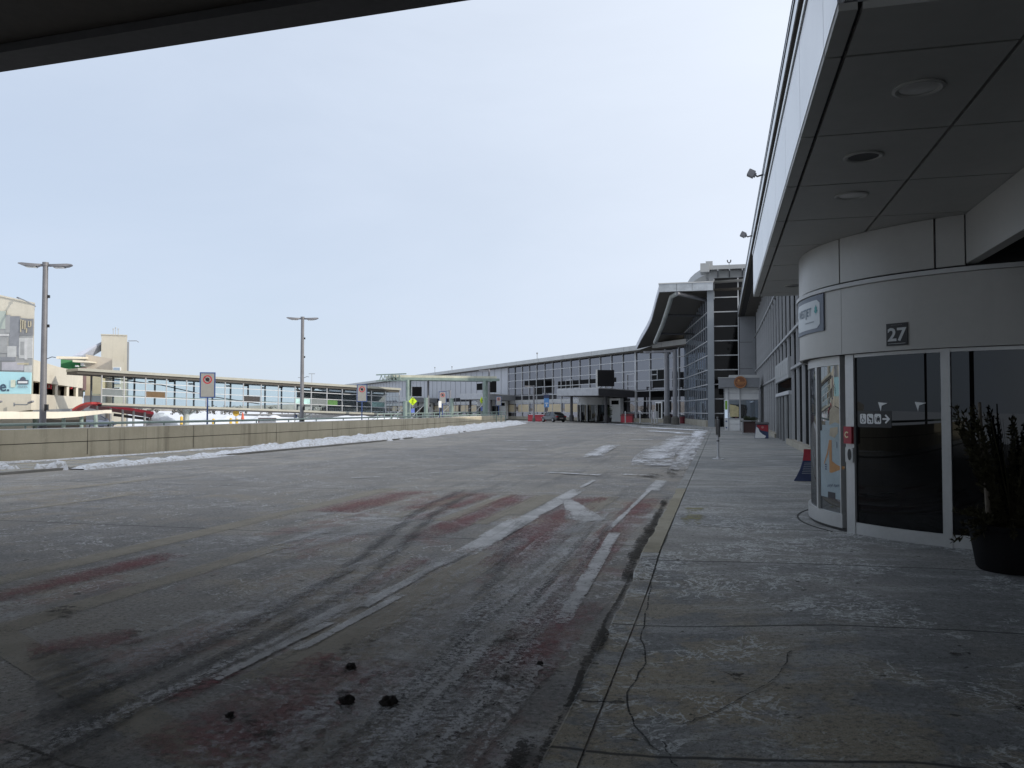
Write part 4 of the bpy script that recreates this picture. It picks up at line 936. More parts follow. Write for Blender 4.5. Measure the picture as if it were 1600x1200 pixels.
random.seed(3)
for r0, r1 in ((.40, .44),):
    i = len(mb.v)
    for k in range(36):
        a = 2 * math.pi * k / 36; mb.v += [(1.52 + r0 * math.cos(a), 65.494, 3.84 + r0 * math.sin(a)), (1.52 + r1 * math.cos(a), 65.494, 3.84 + r1 * math.sin(a))]
    for k in range(36): j = (k + 1) % 36; mb.face((i + 2 * k, i + 2 * k + 1, i + 2 * j + 1, i + 2 * j))
for z, x0, x1 in ((3.80, -.32, .34), (3.68, -.26, .28)):
    x = x0
    while x < x1: mb.box(1.52 + x, 1.52 + x + .045, 65.49, 65.498, z, z + .075); x += .07
mb.tube([(1.40, 65.498, 3.97), (1.40, 65.488, 3.97)], .09, 14)
mb.build('lettering', plain('tan_lettering', (.48, .22, .08), .5), rs)

# planter crate and bin by the facade
pc = thing('planter_crate', (1.85, 57.4, .12), 'dark wooden planter crate in a pale frame beside the mullioned wall', 'planter')
mb = MB(); mb.box(1.5, 2.35, 57.1, 58.0, .2, .95); mb.build('box', plain('dark_red_boards', (.06, .03, .028), .7), pc)
mb = MB()
for x in (1.44, 2.36):
    for y in (57.02, 58.02): mb.box(x, x + .06, y, y + .06, .12, 1.02)
mb.box(1.44, 2.42, 57.0, 57.05, .96, 1.03); mb.box(1.44, 2.42, 58.04, 58.09, .96, 1.03); mb.box(1.42, 1.47, 57.06, 58.03, .96, 1.03); mb.box(2.39, 2.44, 57.06, 58.03, .96, 1.03); mb.build('frame', M['galv'], pc)
tp = thing('planter_boughs', (1.9, 57.5, .95), 'spiky evergreen boughs and twigs standing in the dark crate', 'plant')
mb = MB()
for k in range(60):
    a = random.uniform(0, 2 * math.pi); bough(mb, (1.9, 57.4, 1.0), (math.cos(a), math.sin(a), random.uniform(.1, 1.2)), random.uniform(.35, .62), 22, .14)
mb.build('foliage', M['leaf'], tp)
mb = MB()
for k in range(9):
    a = random.uniform(0, 2 * math.pi); bough(mb, (1.9, 57.5, .9), (.4 * math.cos(a), .4 * math.sin(a), 1), random.uniform(.7, 1.5), 0, .1, .02)
mb.build('twig', M['bark'], tp)
sbn = thing('sand_bin', (2.25, 48.6, .12), 'red navy and white wedge shaped bin standing against the terminal plinth', 'bin')
mb = MB(); mb.slab([(1.88, 48.3, .12), (2.62, 48.3, .12), (2.62, 48.3, .90), (1.98, 48.3, .90)], (0, .5, 0)); mb.build('body', M['navy'], sbn)
mb = MB(); mb.slab([(1.89, 48.29, .14), (2.42, 48.29, .14), (2.48, 48.29, .26), (2.3, 48.29, .36), (2.15, 48.29, .5), (2.08, 48.29, .68), (1.97, 48.29, .78)], (0, .008, 0)); mb.build('white_swoosh', M['white'], sbn)
mb = MB(); mb.slab([(1.99, 48.29, .8), (2.1, 48.29, .69), (2.2, 48.29, .58), (2.61, 48.29, .5), (2.61, 48.29, .88), (1.99, 48.29, .88)], (0, .008, 0)); mb.build('red_panel', M['red'], sbn)
mb = MB(); mb.tube([(2.3, 48.29, .75), (2.3, 48.28, .75)], .07, 16); mb.build('emblem', plain('pink_emblem', (.5, .2, .2), .5), sbn)
mb = MB(); mb.slab([(1.94, 48.24, .91), (2.66, 48.24, .91), (2.66, 48.86, 1.0), (1.94, 48.86, 1.0)], (0, 0, .04)); mb.build('lid', M['dark_metal'], sbn)

# floodlights on the high roof edge
def flood(y, label):
    t = thing('floodlight', (1.7, y, 10.9), label, 'floodlight', 'floodlights on the high roof edge')
    mb = MB(); mb.tube([(0, 0, .0), (-.22, 0, -.06), (-.3, 0, .02)], .035, 8); mb.build('arm', M['dark_metal'], t, True)
    mb = MB(); m_ = Matrix.Rotation(R(28), 3, 'Y'); m_ = m_ @ Matrix.Scale(.74, 3); P = lambda a, b, c: m_ @ Vector((a, b, c)) + Vector((-.42, 0, .06))
    mb.obox(P(-.2, -.2, -.17), m_ @ Vector((.34, 0, 0)), m_ @ Vector((0, .4, 0)), m_ @ Vector((0, 0, .34))); mb.obox(P(.14, -.12, -.1), m_ @ Vector((.08, 0, 0)), m_ @ Vector((0, .24, 0)), m_ @ Vector((0, 0, .2))); h = mb.build('housing', M['lamp'], t, True)
    mb = MB(); mb.obox(P(-.215, -.17, -.14), m_ @ Vector((.014, 0, 0)), m_ @ Vector((0, .34, 0)), m_ @ Vector((0, 0, .28))); mb.build('lens', M['lens'], h, True)
flood(33.4, 'grey floodlight on the roof edge, the larger of the two seen against the sky')
flood(45.0, 'grey floodlight on the roof edge, the smaller one just above the glass tower roof')

# ------------------------------------------------------------------ overpass above the camera
ov = thing('overpass', (-10, 0, 6), 'dark underside and edge beam of a walkway crossing overhead at the top of the photo', 'overpass')
def OY(x): return 8.04 - .049 * x
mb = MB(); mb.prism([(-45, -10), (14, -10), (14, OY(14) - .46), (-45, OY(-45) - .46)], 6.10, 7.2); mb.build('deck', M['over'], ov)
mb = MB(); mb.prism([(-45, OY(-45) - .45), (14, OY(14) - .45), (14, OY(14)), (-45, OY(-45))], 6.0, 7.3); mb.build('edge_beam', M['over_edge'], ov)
mb = MB()
for x in (-9.1, -8.88): mb.box(x - .03, x + .03, -9.5, 7.9, 6.04, 6.098)
mb.build('drip_strip', M['over_edge'], ov)
for x in (-30, -10.5, 8):
    mb = MB(); mb.tube([(x, -8.5, 0), (x, -8.5, 6.11)], .5, 20); mb.build('column', M['over_edge'], ov)

# ------------------------------------------------------------------ glass tower block at the corner
tw = thing('glass_tower_block', (-1, 81, 0), 'tall glass corner block with dark glazing and a swept curved roof canopy', 'building')
U = Vector((-.1439, .9896)); P0 = Vector((-1.05, 81.0)); LT = 22.6
def TG(u, out, z): q = P0 + U * u; return (q.x - .9896 * out, q.y - .1439 * out, z)
mb = MB(); mb.box(-.5, 14, 81.12, 95, 0, 14.35); mb.build('block', M['g_black'], tw)
mb = MB(); mb.obox(TG(0, -.02, .1), Vector(TG(LT, -.02, .1)) - Vector(TG(0, -.02, .1)), (.5, .08, 0), (0, 0, 12.2)); mb.build('side_glass', M['g_tower'], tw)
mb = MB(); mb.box(-1.12, -.5, 80.7, 81.3, .12, 13.15); mb.build('corner_column', plain('pale_column', (.25, .275, .30), .45, .1, .06), tw)
zz = [1.4 + 1.385 * k for k in range(10)]
for z in zz[:9]:
    mb = MB(); mb.box(-.5, 1.75, 81.03, 81.115, z - .045, z + .045); mb.build('transom', M['white_metal'], tw)
mb = MB(); mb.box(1.70, 1.80, 81.02, 81.1, .1, 14.3); mb.box(-.49, -.43, 81.02, 81.1, 12.3, 14.3); mb.build('mullion', M['white_metal'], tw)
for z in zz[:8]:
    mb = MB(); mb.bar(TG(.3, .03, z), TG(LT, .03, z), .06, .09); mb.build('side_transom', M['white_metal'], tw)
for k in range(1, 13):
    mb = MB(); mb.bar(TG(k * LT / 13, .01, .3), TG(k * LT / 13, .01, 12.8), .05, .05, (1, 0, 0)); mb.build('side_mullion', M['grey_panel'], tw)
mb = MB(); mb.bar(TG(0, .12, .36), TG(LT, .12, .36), .3, .72); mb.build('plinth', M['plinth'], tw)
mb = MB(); mb.box(1.86, 3.3, 80.7, 81.0, .12, 10.55); pn = mb.build('grey_cladding', M['grey_panel'], tw)
mb = MB()
for z in (5.6, 8.1): mb.box(1.86, 3.0, 80.69, 80.699, z, z + .03)
mb.build('panel_seam', M['dark_gap'], pn)
# swept canopy roof: outer edge falls away along the side, inner edge meets the glass
n = 16; edge_out = []
E_px = [(1031, 444.5, 79.2), (1026, 461, 82.5), (1018.5, 491, 89), (1011, 507.5, 94.5), (1002, 522.5, 100), (994.5, 538, 106)]
eo = [(*XY(a, d), ZZ(b, d)) for a, b, d in E_px]
es = []
for i in range(len(eo) - 1):
    for k in range(4): t_ = k / 4; es.append(Vector(eo[i]).lerp(Vector(eo[i + 1]), t_))
es.append(Vector(eo[-1]))
for _ in range(2): es = [es[0]] + [(es[i - 1] + es[i] * 2 + es[i + 1]) / 4 for i in range(1, len(es) - 1)] + [es[-1]]
mb = MB(); mu = MB(); mf = MB(); N_ = len(es)
for k, p in enumerate(es):
    u = (p.y - 79.2) / .985; inn = Vector(TG(max(0, u), -.05, 0)); zi = max(p.z, 13.7 - .06 * u)
    for q, dz in (((p.x, p.y, p.z), 0), ((inn.x, max(inn.y, 79.3), zi), 0)):
        pass
    mb.v += [(p.x, p.y, p.z), (inn.x + 3.5, p.y, zi + .3)]; mu.v += [(p.x + .02, p.y, p.z - .62), (inn.x + 3.5, p.y, zi - .5)]; mf.v += [(p.x, p.y, p.z + .0), (p.x, p.y, p.z - .62), (p.x + .08, p.y, p.z - .62), (p.x + .08, p.y, p.z + .0)]
for k in range(N_ - 1):
    mb.face((2 * k, 2 * k + 1, 2 * k + 3, 2 * k + 2), True); mu.face((2 * k, 2 * k + 1, 2 * k + 3, 2 * k + 2), True)
    for j in range(4): mf.face((4 * k + j, 4 * k + 4 + j, 4 * k + 4 + (j + 1) % 4, 4 * k + (j + 1) % 4))
q = es[-1]; mw = MB(); iv = Vector(TG((q.y - 79.2) / .985, 0, 0)); mw.slab([(q.x + .5, q.y - .3, 9.0), (iv.x + 3, q.y - .3, 9.0), (iv.x + 3, q.y - .3, 11.9), (q.x + .5, q.y - .3, q.z - .7)], (0, .3, 0)); mw.build('canopy_end_wall', M['underside'], tw)
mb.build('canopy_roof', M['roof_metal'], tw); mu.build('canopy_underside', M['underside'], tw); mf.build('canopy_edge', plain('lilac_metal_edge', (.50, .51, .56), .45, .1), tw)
a = es[0]; mb = MB(); mb.box(a.x - .02, -.55, a.y - .35, a.y + .02, a.z - .72, a.z + .02); cf = mb.build('canopy_front', plain('front_fascia', (.40, .43, .46), .45, .1), tw)
mb = MB(); mb.box(a.x - .05, -.5, a.y - .40, a.y + .0, a.z + .021, a.z + .12); mb.build('canopy_cap', M['panel'], tw)
mb = MB()
for x in (a.x + 1.65, a.x + 3.1): mb.box(x, x + .03, a.y - .356, a.y - .35, a.z - .7, a.z)
mb.build('front_seam', M['dark_gap'], cf)
# tube truss under the canopy
mb = MB(); q0 = [Vector((*XY(a_, d_), ZZ(b_, d_))) for a_, b_, d_ in ((1059, 458, 78.6), (1050, 463, 80), (1045, 480, 82), (1041, 492, 84), (1036, 507, 87), (1030, 521, 90), (1024, 535, 93))]
mb.tube(q0, .22, 12); mb.build('truss_tube', plain('truss_grey', (.30, .32, .31), .45), tw)
mb = MB(); mb.tube([q0[0] + Vector((.0, -.1, 0)), (*XY(1105, 80.6), ZZ(468, 80.6))], .2, 12); mb.build('truss_arm', M['lamp'], tw)
for i_, u_ in ((3, 5), (5, 11)):
    mb = MB(); mb.tube([q0[i_], TG(u_, .05, q0[i_].z - .1)], .12, 8); mb.build('truss_brace', M['dark_metal'], tw)
# raised rear roof with bracketed eave
zr = ZZ(432, 84)
mb = MB(); mb.box(-1.0, 6, 82.4, 84, zr + .1, zr + .5); mb.box(-1.0, 6, 83.2, 95, zr - .9, zr + .1); mb.build('rear_eave', M['grey_light'], tw)
for x in (-.1, 1.0, 2.2, 3.4):
    mb = MB(); mb.bar((x, 82.3, zr + .0), (x, 83.2, zr - .5), .1, .2); mb.build('eave_bracket', M['grey_panel'], tw)
b0 = XY(1097, 84); b1 = XY(1117, 84)
mb = MB(); mb.box(b0[0], b1[0] - .4, 82.2, 84.2, ZZ(434, 84), ZZ(421, 84)); mb.box(b0[0] + .5, b1[0] - .1, 83.4, 86, ZZ(440, 84), ZZ(415, 84)); mb.build('eave_end_box', M['grey_light'], tw)
mb = MB(); cr = [(1075, 441, 100), (1080, 433, 97), (1087, 426.5, 94), (1096, 420.5, 91), (1104, 416.5, 88)]
k0 = [Vector((*XY(a_, d_), ZZ(b_, d_))) for a_, b_, d_ in cr]
for p in k0: mb.v += [tuple(p), (p.x + 8, p.y + 1, p.z + .1), (p.x, p.y, p.z - .8), (p.x + 8, p.y + 1, p.z - .8)]
for k in range(len(k0) - 1):
    i = 4 * k; mb.face((i, i + 1, i + 5, i + 4), True); mb.face((i + 2, i + 6, i + 7, i + 3), True); mb.face((i, i + 4, i + 6, i + 2), True)
mb.face((0, 2, 3, 1)); e = 4 * (len(k0) - 1); mb.face((e, e + 1, e + 3, e + 2)); mb.build('rear_curved_roof', M['grey_light'], tw)
mb = MB(); x_, y_ = XY(1141, 84); mb.tube([(x_, y_, zr + .4), (x_, y_, ZZ(411, 84))], .03, 6); zt = ZZ(408, 84); mb.tube([(x_ - .17, y_, zt + .2), (x_ - .15, y_, zt), (x_, y_, zt - .12), (x_ + .15, y_, zt), (x_ + .17, y_, zt + .2)], .06, 8); mb.build('roof_mast', M['dark_metal'], tw)

# ------------------------------------------------------------------ far terminal wing
FO = Vector((-4.3, 103.0)); FD = Vector((-.6112, .7915)); FN = Vector((-.7915, -.6112))
def FW(u, o, z): q = FO + FD * u + FN * o; return (q.x, q.y, z)
def fbox(mb, u0, u1, o0, o1, z0, z1):
    a = Vector(FW(u0, o0, z0)); mb.obox(a, (FD.x * (u1 - u0), FD.y * (u1 - u0), 0), (FN.x * (o1 - o0), FN.y * (o1 - o0), 0), (0, 0, z1 - z0)); return mb
fw = thing('far_terminal_wing', FW(50, 0, 0), 'long low glazed terminal wing receding to the left under a pale sloping fascia', 'building')
LW = 235.0
mb = MB(); fbox(mb, -4, LW, -30, 0, .1, 9.45); mb.build('curtain_wall', M['g_far'], fw)
mb = MB(); fbox(mb, -5, LW + 1, -31, 1.15, 9.62, 10.25); r_ = mb.build('roof', M['roof_metal'], fw)
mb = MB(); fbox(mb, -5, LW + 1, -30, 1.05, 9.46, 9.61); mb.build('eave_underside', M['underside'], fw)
mb = MB()
for u in range(3, 150, 9): fbox(mb, u, u + .04, 1.15, 1.165, 9.64, 10.24)
mb.build('roof_seam', M['grey_panel'], r_)
mul = [.9, 3.9, 7.3, 10.8, 14.1, 17.2, 20.4, 23.6, 26.7, 29.6, 32.8, 35.9, 38.9, 42.0, 45.0, 48.0, 51.1] + [54.2 + 3.15 * k for k in range(57)]
for u in mul:
    mb = MB(); w = .06 if u not in (10.8,) else .16; fbox(mb, u - w, u + w, .0, .14, .5, 9.45); mb.build('mullion', M['white_metal'] if u < 50 else M['grey_panel'], fw)
for z in (1.34, 2.9, 4.25, 5.58, 6.95, 8.3):
    mb = MB(); fbox(mb, -4, LW if z < 4 else 54, 0, .12, z - .05, z + .05); mb.build('transom', M['white_metal'], fw)
mb = MB(); fbox(mb, -4, LW, .0, .22, .1, .62); mb.build('plinth', M['plinth'], fw)
mb = MB(); fbox(mb, 54, LW, .001, .10, 4.3, 9.44); mb.build('cladding', plain('pale_grey_cladding', (.40, .41, .44), .5, .1, .06, .4), fw)
mb = MB(); fbox(mb, 25.5, 232, .001, .05, 3.0, 3.5); mb.build('spandrel', M['roof_metal'], fw)
mb = MB()
for u in range(27, 130, 6): fbox(mb, u, u + 4.6, .02, .06, 1.42, 2.7)
mb.build('tan_reflection', M['cream_shade'], fw)  # tan parkade reflection in the lower panes, painted on as colour
mb = MB()
for u0, u1, z0, z1 in ((29, 31.2, 4.3, 6.4), (19, 20.3, 4.3, 6.2), (11.1, 13, 4.3, 6.6), (5.6, 7, 5.65, 6.9)):
    for u in (u0, u1): fbox(mb, u - .05, u + .05, .0, .1, z0, z1)
    fbox(mb, u0, u1, 0, .1, z1 - .05, z1 + .05); fbox(mb, u0, u1, 0, .1, z0 + .6, z0 + .7)
mb.build('opening_frame', M['white_metal'], fw)
mb = MB()
for u0, u1, z0, z1 in ((4.2, 6.8, 4.6, 6.85), (3.9, 7.2, 3.0, 4.15), (26.8, 34, 5.2, 5.9), (36, 47, 5.7, 6.8), (40, 43, 4.3, 5.55), (16, 34, 5.65, 6.3), (62, 70, 5.7, 7.0)): mb = MB(); fbox(mb, u0, u1, .01, .04 if u0 < 54 else .13, z0, z1); mb.build('reflected_dark_pane', M['g_black'], fw)  # dark reflections in the wing glass, put on as dark sheets
mb = MB(); fbox(mb, 4.4, 5.9, .1, .2, .62, 2.8); mb.build('door_frame', M['white'], fw)
mb = MB(); fbox(mb, 4.6, 5.1, .2, .24, .7, 2.6); fbox(mb, 5.25, 5.75, .2, .24, .7, 2.6); mb.build('door_pane', M['g_black'], fw)
# roof bits
mb = MB(); v0 = FW(24.5, -3, 10.25); mb.tube([v0, (v0[0], v0[1], 10.6), (v0[0], v0[1], 10.75)], [.7, .75, .4], 14); tag(mb.build('roof_vent', M['grey_panel'], at=v0), 'round grey vent on the roof of the far terminal wing', 'roof vent')
for u, h, lb in ((44, 1.1, 'short antenna with a small head on the far wing roof above the car'), (88, .9, 'thin whip antenna on the far wing roof above the green walkway'), (100, 1.3, 'thin pole antenna on the low left end of the far wing roof')):
    v0 = FW(u, -1, 10.25); mb = MB(); mb.tube([v0, (v0[0], v0[1], v0[2] + h)], .05, 6); mb.tube([(v0[0], v0[1], v0[2] + h), (v0[0], v0[1], v0[2] + h + .25)], .14, 8); tag(mb.build('roof_antenna', M['grey_panel'], at=v0), lb, 'antenna', 'antennas on the far wing roof')
# entrances: wedge canopy, drum, columns, white bay, dark screen
def entrance(u, label, slabel, first):
    t = thing('far_entrance', FW(u, 2, .12), label, 'entrance', 'entrances of the far wing')
    mb = MB(); P = [FW(u - .2, 7, 3.68), FW(u - 12, 7, 3.58), FW(u - 9.5, .2, 3.4), FW(u + 1.5, .2, 3.5)]
    mb.slab(P, (0, 0, .9)); mb.build('canopy', M['dark_metal'] if first else M['grey_panel'], t)  # terminal's shade on the canopy flank put into the dark colour
    mb = MB(); mb.slab([FW(u - .1, 7.01, 3.75), FW(u - 11.9, 7.01, 3.6), FW(u - 11.9, 7.01, 4.5), FW(u - .1, 7.01, 4.62)], (FN.x * .08, FN.y * .08, 0)); mb.build('pale_fascia', plain('pale_canopy_fascia', (.34, .35, .37), .5), t)
    mb = MB(); mb.slab([FW(u - .2, 7.05, 4.6), FW(u - 12.05, 7.05, 4.5), FW(u - 9.5, .2, 4.3), FW(u + 1.5, .2, 4.4)], (0, 0, .12)); mb.build('canopy_top', M['roof_metal'], t)
    c = FW(u - .7, .8, .12)
    mb = MB(); mb.lathe(c, [(2.85, 0), (2.85, 2.35)], 28); mb.build('drum_glass', M['g_near'], t)
    mb = MB(); mb.lathe(c, [(2.88, 2.35), (2.93, 2.36), (2.93, 2.75), (2.9, 3.5)], 28); mb.build('drum_band', M['panel'], t)
    for k in range(6):
        a = R(195 + k * 26); x, y = c[0] + 2.89 * math.cos(a), c[1] + 2.89 * math.sin(a); mb = MB(); mb.cbox((x, y, .12), .13, .13, 2.4, a); mb.build('door_post', M['white_metal'], t)
    mb = MB(); q = FW(u - .2, 3.75, 2.85); mb.cbox(q, .9, .05, .42, math.atan2(FD.y, FD.x)); mb.build('door_sign', M['white'], t)
    for du, do in ((-2.5, 6), (-10.3, 5)):
        q = FW(u + du, do, .12); mb = MB(); mb.tube([q, (q[0], q[1], 3.75)], .2, 12); mb.tube([q, (q[0], q[1], 1.0)], .32, 12); mb.build('column', M['dark_metal'], t)
    mb = MB(); fbox(mb, u - 6.9, u - 4.0, .3, .8, .12, 3.35); mb.build('white_bay', M['white'], t)
    mb = MB(); fbox(mb, u - 6.5, u - 4.6, .801, .83, 2.5, 3.05); mb.build('bay_window', M['g_black'], t)
    q = Vector(FW(u - 11.3, 5.6, 4.62)); rz = math.atan2(-q.x, q.y) + R(12)
    s = thing('display_screen', q, slabel, 'screen', 'dark screens standing on entrance canopies', rz)
    mb = MB(); mb.box(-1.1, 1.1, -.12, .12, .18, 2.3); mb.build('screen', M['screen'], s, True)
    mb = MB(); mb.box(-1.28, -1.11, -.16, .16, .0, 2.36); mb.build('edge_frame', M['panel'], s, True)
    for x_ in (.1, .7):
        mb = MB(); mb.box(x_, x_ + .15, -.06, .06, .0, .18); mb.build('foot', M['white_metal'], s, True)
entrance(20.5, 'nearest far entrance with a wedge canopy, drum door and white bay', 'big black screen on the wedge canopy behind the red barrier, right of the car', True)
entrance(60.5, 'dark wedge entrance canopy of the far wing under the end of the green walkway', 'black screen just right of the green walkway end', False)
entrance(104, 'farthest grey entrance canopy of the wing seen under the green walkway roof', 'small black screen seen beneath the green walkway roof', False)

# ------------------------------------------------------------------ pavement things before the far wing
far_lamps = [(XY(1042.5, 97), 1.05, 'dark lamp post on a concrete foot, behind its partner by the glass corner'), ((-4.75, 92.0), 1.0, 'dark lamp post on a concrete foot, the nearer of the pair by the glass corner')]
t0 = None
def make_post(label):
    t = thing('forecourt_lamp', (0, 0, 0), label, 'street lamp', 'forecourt lamp posts')
    mb = MB(); mb.tube([(0, 0, .8), (0, 0, 8.5)], [.26, .24], 14); mb.build('pole', M['lamp'], t, True)
    mb = MB(); mb.tube([(0, 0, 0), (0, 0, .75), (0, 0, .95)], [.44, .42, .27], 16); mb.build('foot', plain('dark_concrete_foot', (.10, .095, .085), .85), t, True)
    mb = MB(); mb.slab([(-.2, -.22, 8.2), (-2.3, -.25, 8.15), (-2.5, -.12, 8.2), (-2.5, .12, 8.2), (-2.3, .25, 8.15), (-.2, .22, 8.2)], (0, 0, .22)); mb.build('lamp_head', M['lamp'], t, True)
    return t
t0 = make_post(far_lamps[0][2]); t0.location = (*far_lamps[0][0], .12); t0.scale = (1.1, 1.1, 1.02)
dup(t0, (*far_lamps[1][0], .12), 0.0, far_lamps[1][2], scale=(1, 1, .97))
for px, d, h, lb in ((834, 118, 5.2, 'pale forecourt lamp post left of the car, before the glazed wing'), (764, 108, 7.0, 'slim lamp post by the right end of the green walkway'), (669, 100, 5.5, 'slim dark lamp post under the left part of the green walkway'), (703, 122, 4.6, 'short lamp post between two green stub columns')):
    x, y = XY(px, d); dup(t0, (x, y, .05), R(0 if px < 800 else 20), lb, scale=(.55, .55, h / 8.5))
# bollards
def make_bollard(label):
    t = thing('bollard', (0, 0, 0), label, 'bollard', 'thin pale bollards by the far kerb')
    mb = MB(); mb.tube([(0, 0, 0), (0, 0, 1.25)], .07, 8); mb.tube([(0, 0, 1.25), (0, 0, 1.32)], [.09, .05], 8); mb.build('post', M['white_metal'], t, True)
    mb = MB(); mb.tube([(0, 0, 0), (0, 0, .06)], .22, 10); mb.build('foot', M['plinth'], t, True)
    return t
bl = None
for k, (px, d, sc, lb) in enumerate(((977, 101, 1.1, 'thin white bollard in front of the red bin'), (1000, 97, 1.15, 'thin white bollard alone between the red bin and the lamp posts'), (1018.5, 98, 1.2, 'thin bollard of the close trio, its back left member'), (1022.5, 91, 1.25, 'thin bollard of the close trio, the nearest one'), (1026.5, 96.5, 1.1, 'thin bollard of the close trio, its right member'))):
    x, y = XY(px, d)
    if bl is None: bl = make_bollard(lb); bl.location = (x, y, .12); bl.scale = (1, 1, sc)
    else: dup(bl, (x, y, .12), 0, lb, scale=(1, 1, sc))
# bike rack, red bin, red barriers, blue parking sign, plants by far entrance
x, y = XY(1084, 95); br = thing('bike_rack', (x, y, .12), 'small dark bicycle rack before the blue glass side', 'bicycle rack')
for k in range(3):
    mb = MB(); mb.tube([(x + k * .45, y, .12), (x + k * .45, y, .7), (x + k * .45 + .12, y + .1, .85), (x + k * .45 + .3, y + .25, .7), (x + k * .45 + .3, y + .25, .12)], .03, 6); mb.build('hoop', M['dark_metal'], br)
def barrier(px, d, L, rz, label, zb=.05):
    x, y = XY(px, d); t = thing('barrier', (x, y, zb), label, 'barrier', 'red plastic road barriers', rz)
    mb = MB(); P = [(-.34, 0), (.34, 0), (.34, .16), (.16, .42), (.12, 1.0), (-.12, 1.0), (-.16, .42), (-.34, .16)]
    mb.slab([(-L / 2, a, b) for a, b in P], (L, 0, 0)); mb.build('shell', M['red'], t, True)
    mb = MB(); mb.slab([(-L / 2 + .1, -.12, 1.0), (L / 2 - .1, -.12, 1.0), (L / 2 - .1, .12, 1.0), (-L / 2 + .1, .12, 1.0)], (0, 0, .06)); mb.build('snow', M['snow_field'], t, True)
barrier(835, 122, 1.9, R(10), 'red plastic road barrier with snow on top, left of the parked car')
barrier(845, 126, 1.7, R(-25), 'red plastic road barrier behind the roof of the parked car')
x, y = XY(980, 106.5); rb = thing('red_bin', (x, y, .12), 'dark red storage bin beside the white entrance bay', 'bin', None, R(-8))
mb = MB(); mb.slab([(-.75, -.4, 0), (.75, -.4, 0), (.75, .4, 0), (-.75, .4, 0)], (0, 0, .85)); mb.build('body', M['red'], rb, True)
mb = MB(); mb.slab([(-.8, -.45, .86), (.8, -.45, .86), (.8, .45, 1.05), (-.8, .45, 1.05)], (0, 0, .06)); mb.build('lid', plain('dark_red_lid', (.14, .02, .025), .5), rb, True)
x, y = XY(1066, 98); rb = thing('litter_bin', (x, y, .12), 'dark red litter bin by the white door near the glass corner', 'bin')
mb = MB(); mb.lathe((x, y, .12), [(0, 0), (.3, 0), (.33, .8), (.3, .82)], 16); mb.build('body', plain('maroon', (.16, .02, .03), .5), rb)
mb = MB(); mb.lathe((x, y, .12), [(.31, .82), (.25, 1.0), (.001, 1.05)], 16); mb.build('lid', M['dark_metal'], rb)
x, y = XY(854, 124); bs = thing('parking_sign', (x, y, .1), 'blue and white parking sign on a post behind the parked car', 'road sign', None, face_cam(x, y))
mb = MB(); mb.tube([(0, .04, 0), (0, .04, 3.0)], .05, 8); mb.build('post', M['dark_metal'], bs, True)
mb = MB(); mb.box(-.38, .38, -.03, .0, 2.05, 3.4); p = mb.build('panel', plain('bright_blue_sign', (.10, .26, .55), .5), bs, True)
mb = MB(); mb.box(-.26, .26, -.04, -.031, 2.6, 2.72); mb.box(-.08, .08, -.04, -.031, 2.2, 2.5); mb.build('white_mark', M['white'], p, True)
mb = MB(); mb.box(-.42, .42, -.02, .01, 3.42, 3.95); mb.build('navy_panel', M['navy'], bs, True)
for px, d, lb in ((951, 112, 'dark potted conifer beside the white entrance bay'),):
    x, y = XY(px, d); t = thing('potted_conifer', (x, y, .12), lb, 'plant')
    mb = MB(); mb.lathe((x, y, .12), [(0, 0), (.35, 0), (.42, .6), (.38, .6)], 14); mb.build('pot', M['dark_metal'], t)
    mb = MB()
    for k in range(60): a = random.uniform(0, 6.28); bough(mb, (x, y, .7 + 1.5 * random.random()), (math.cos(a), math.sin(a), .5), .5, 10, .2)
    mb.build('foliage', M['leaf'], t)

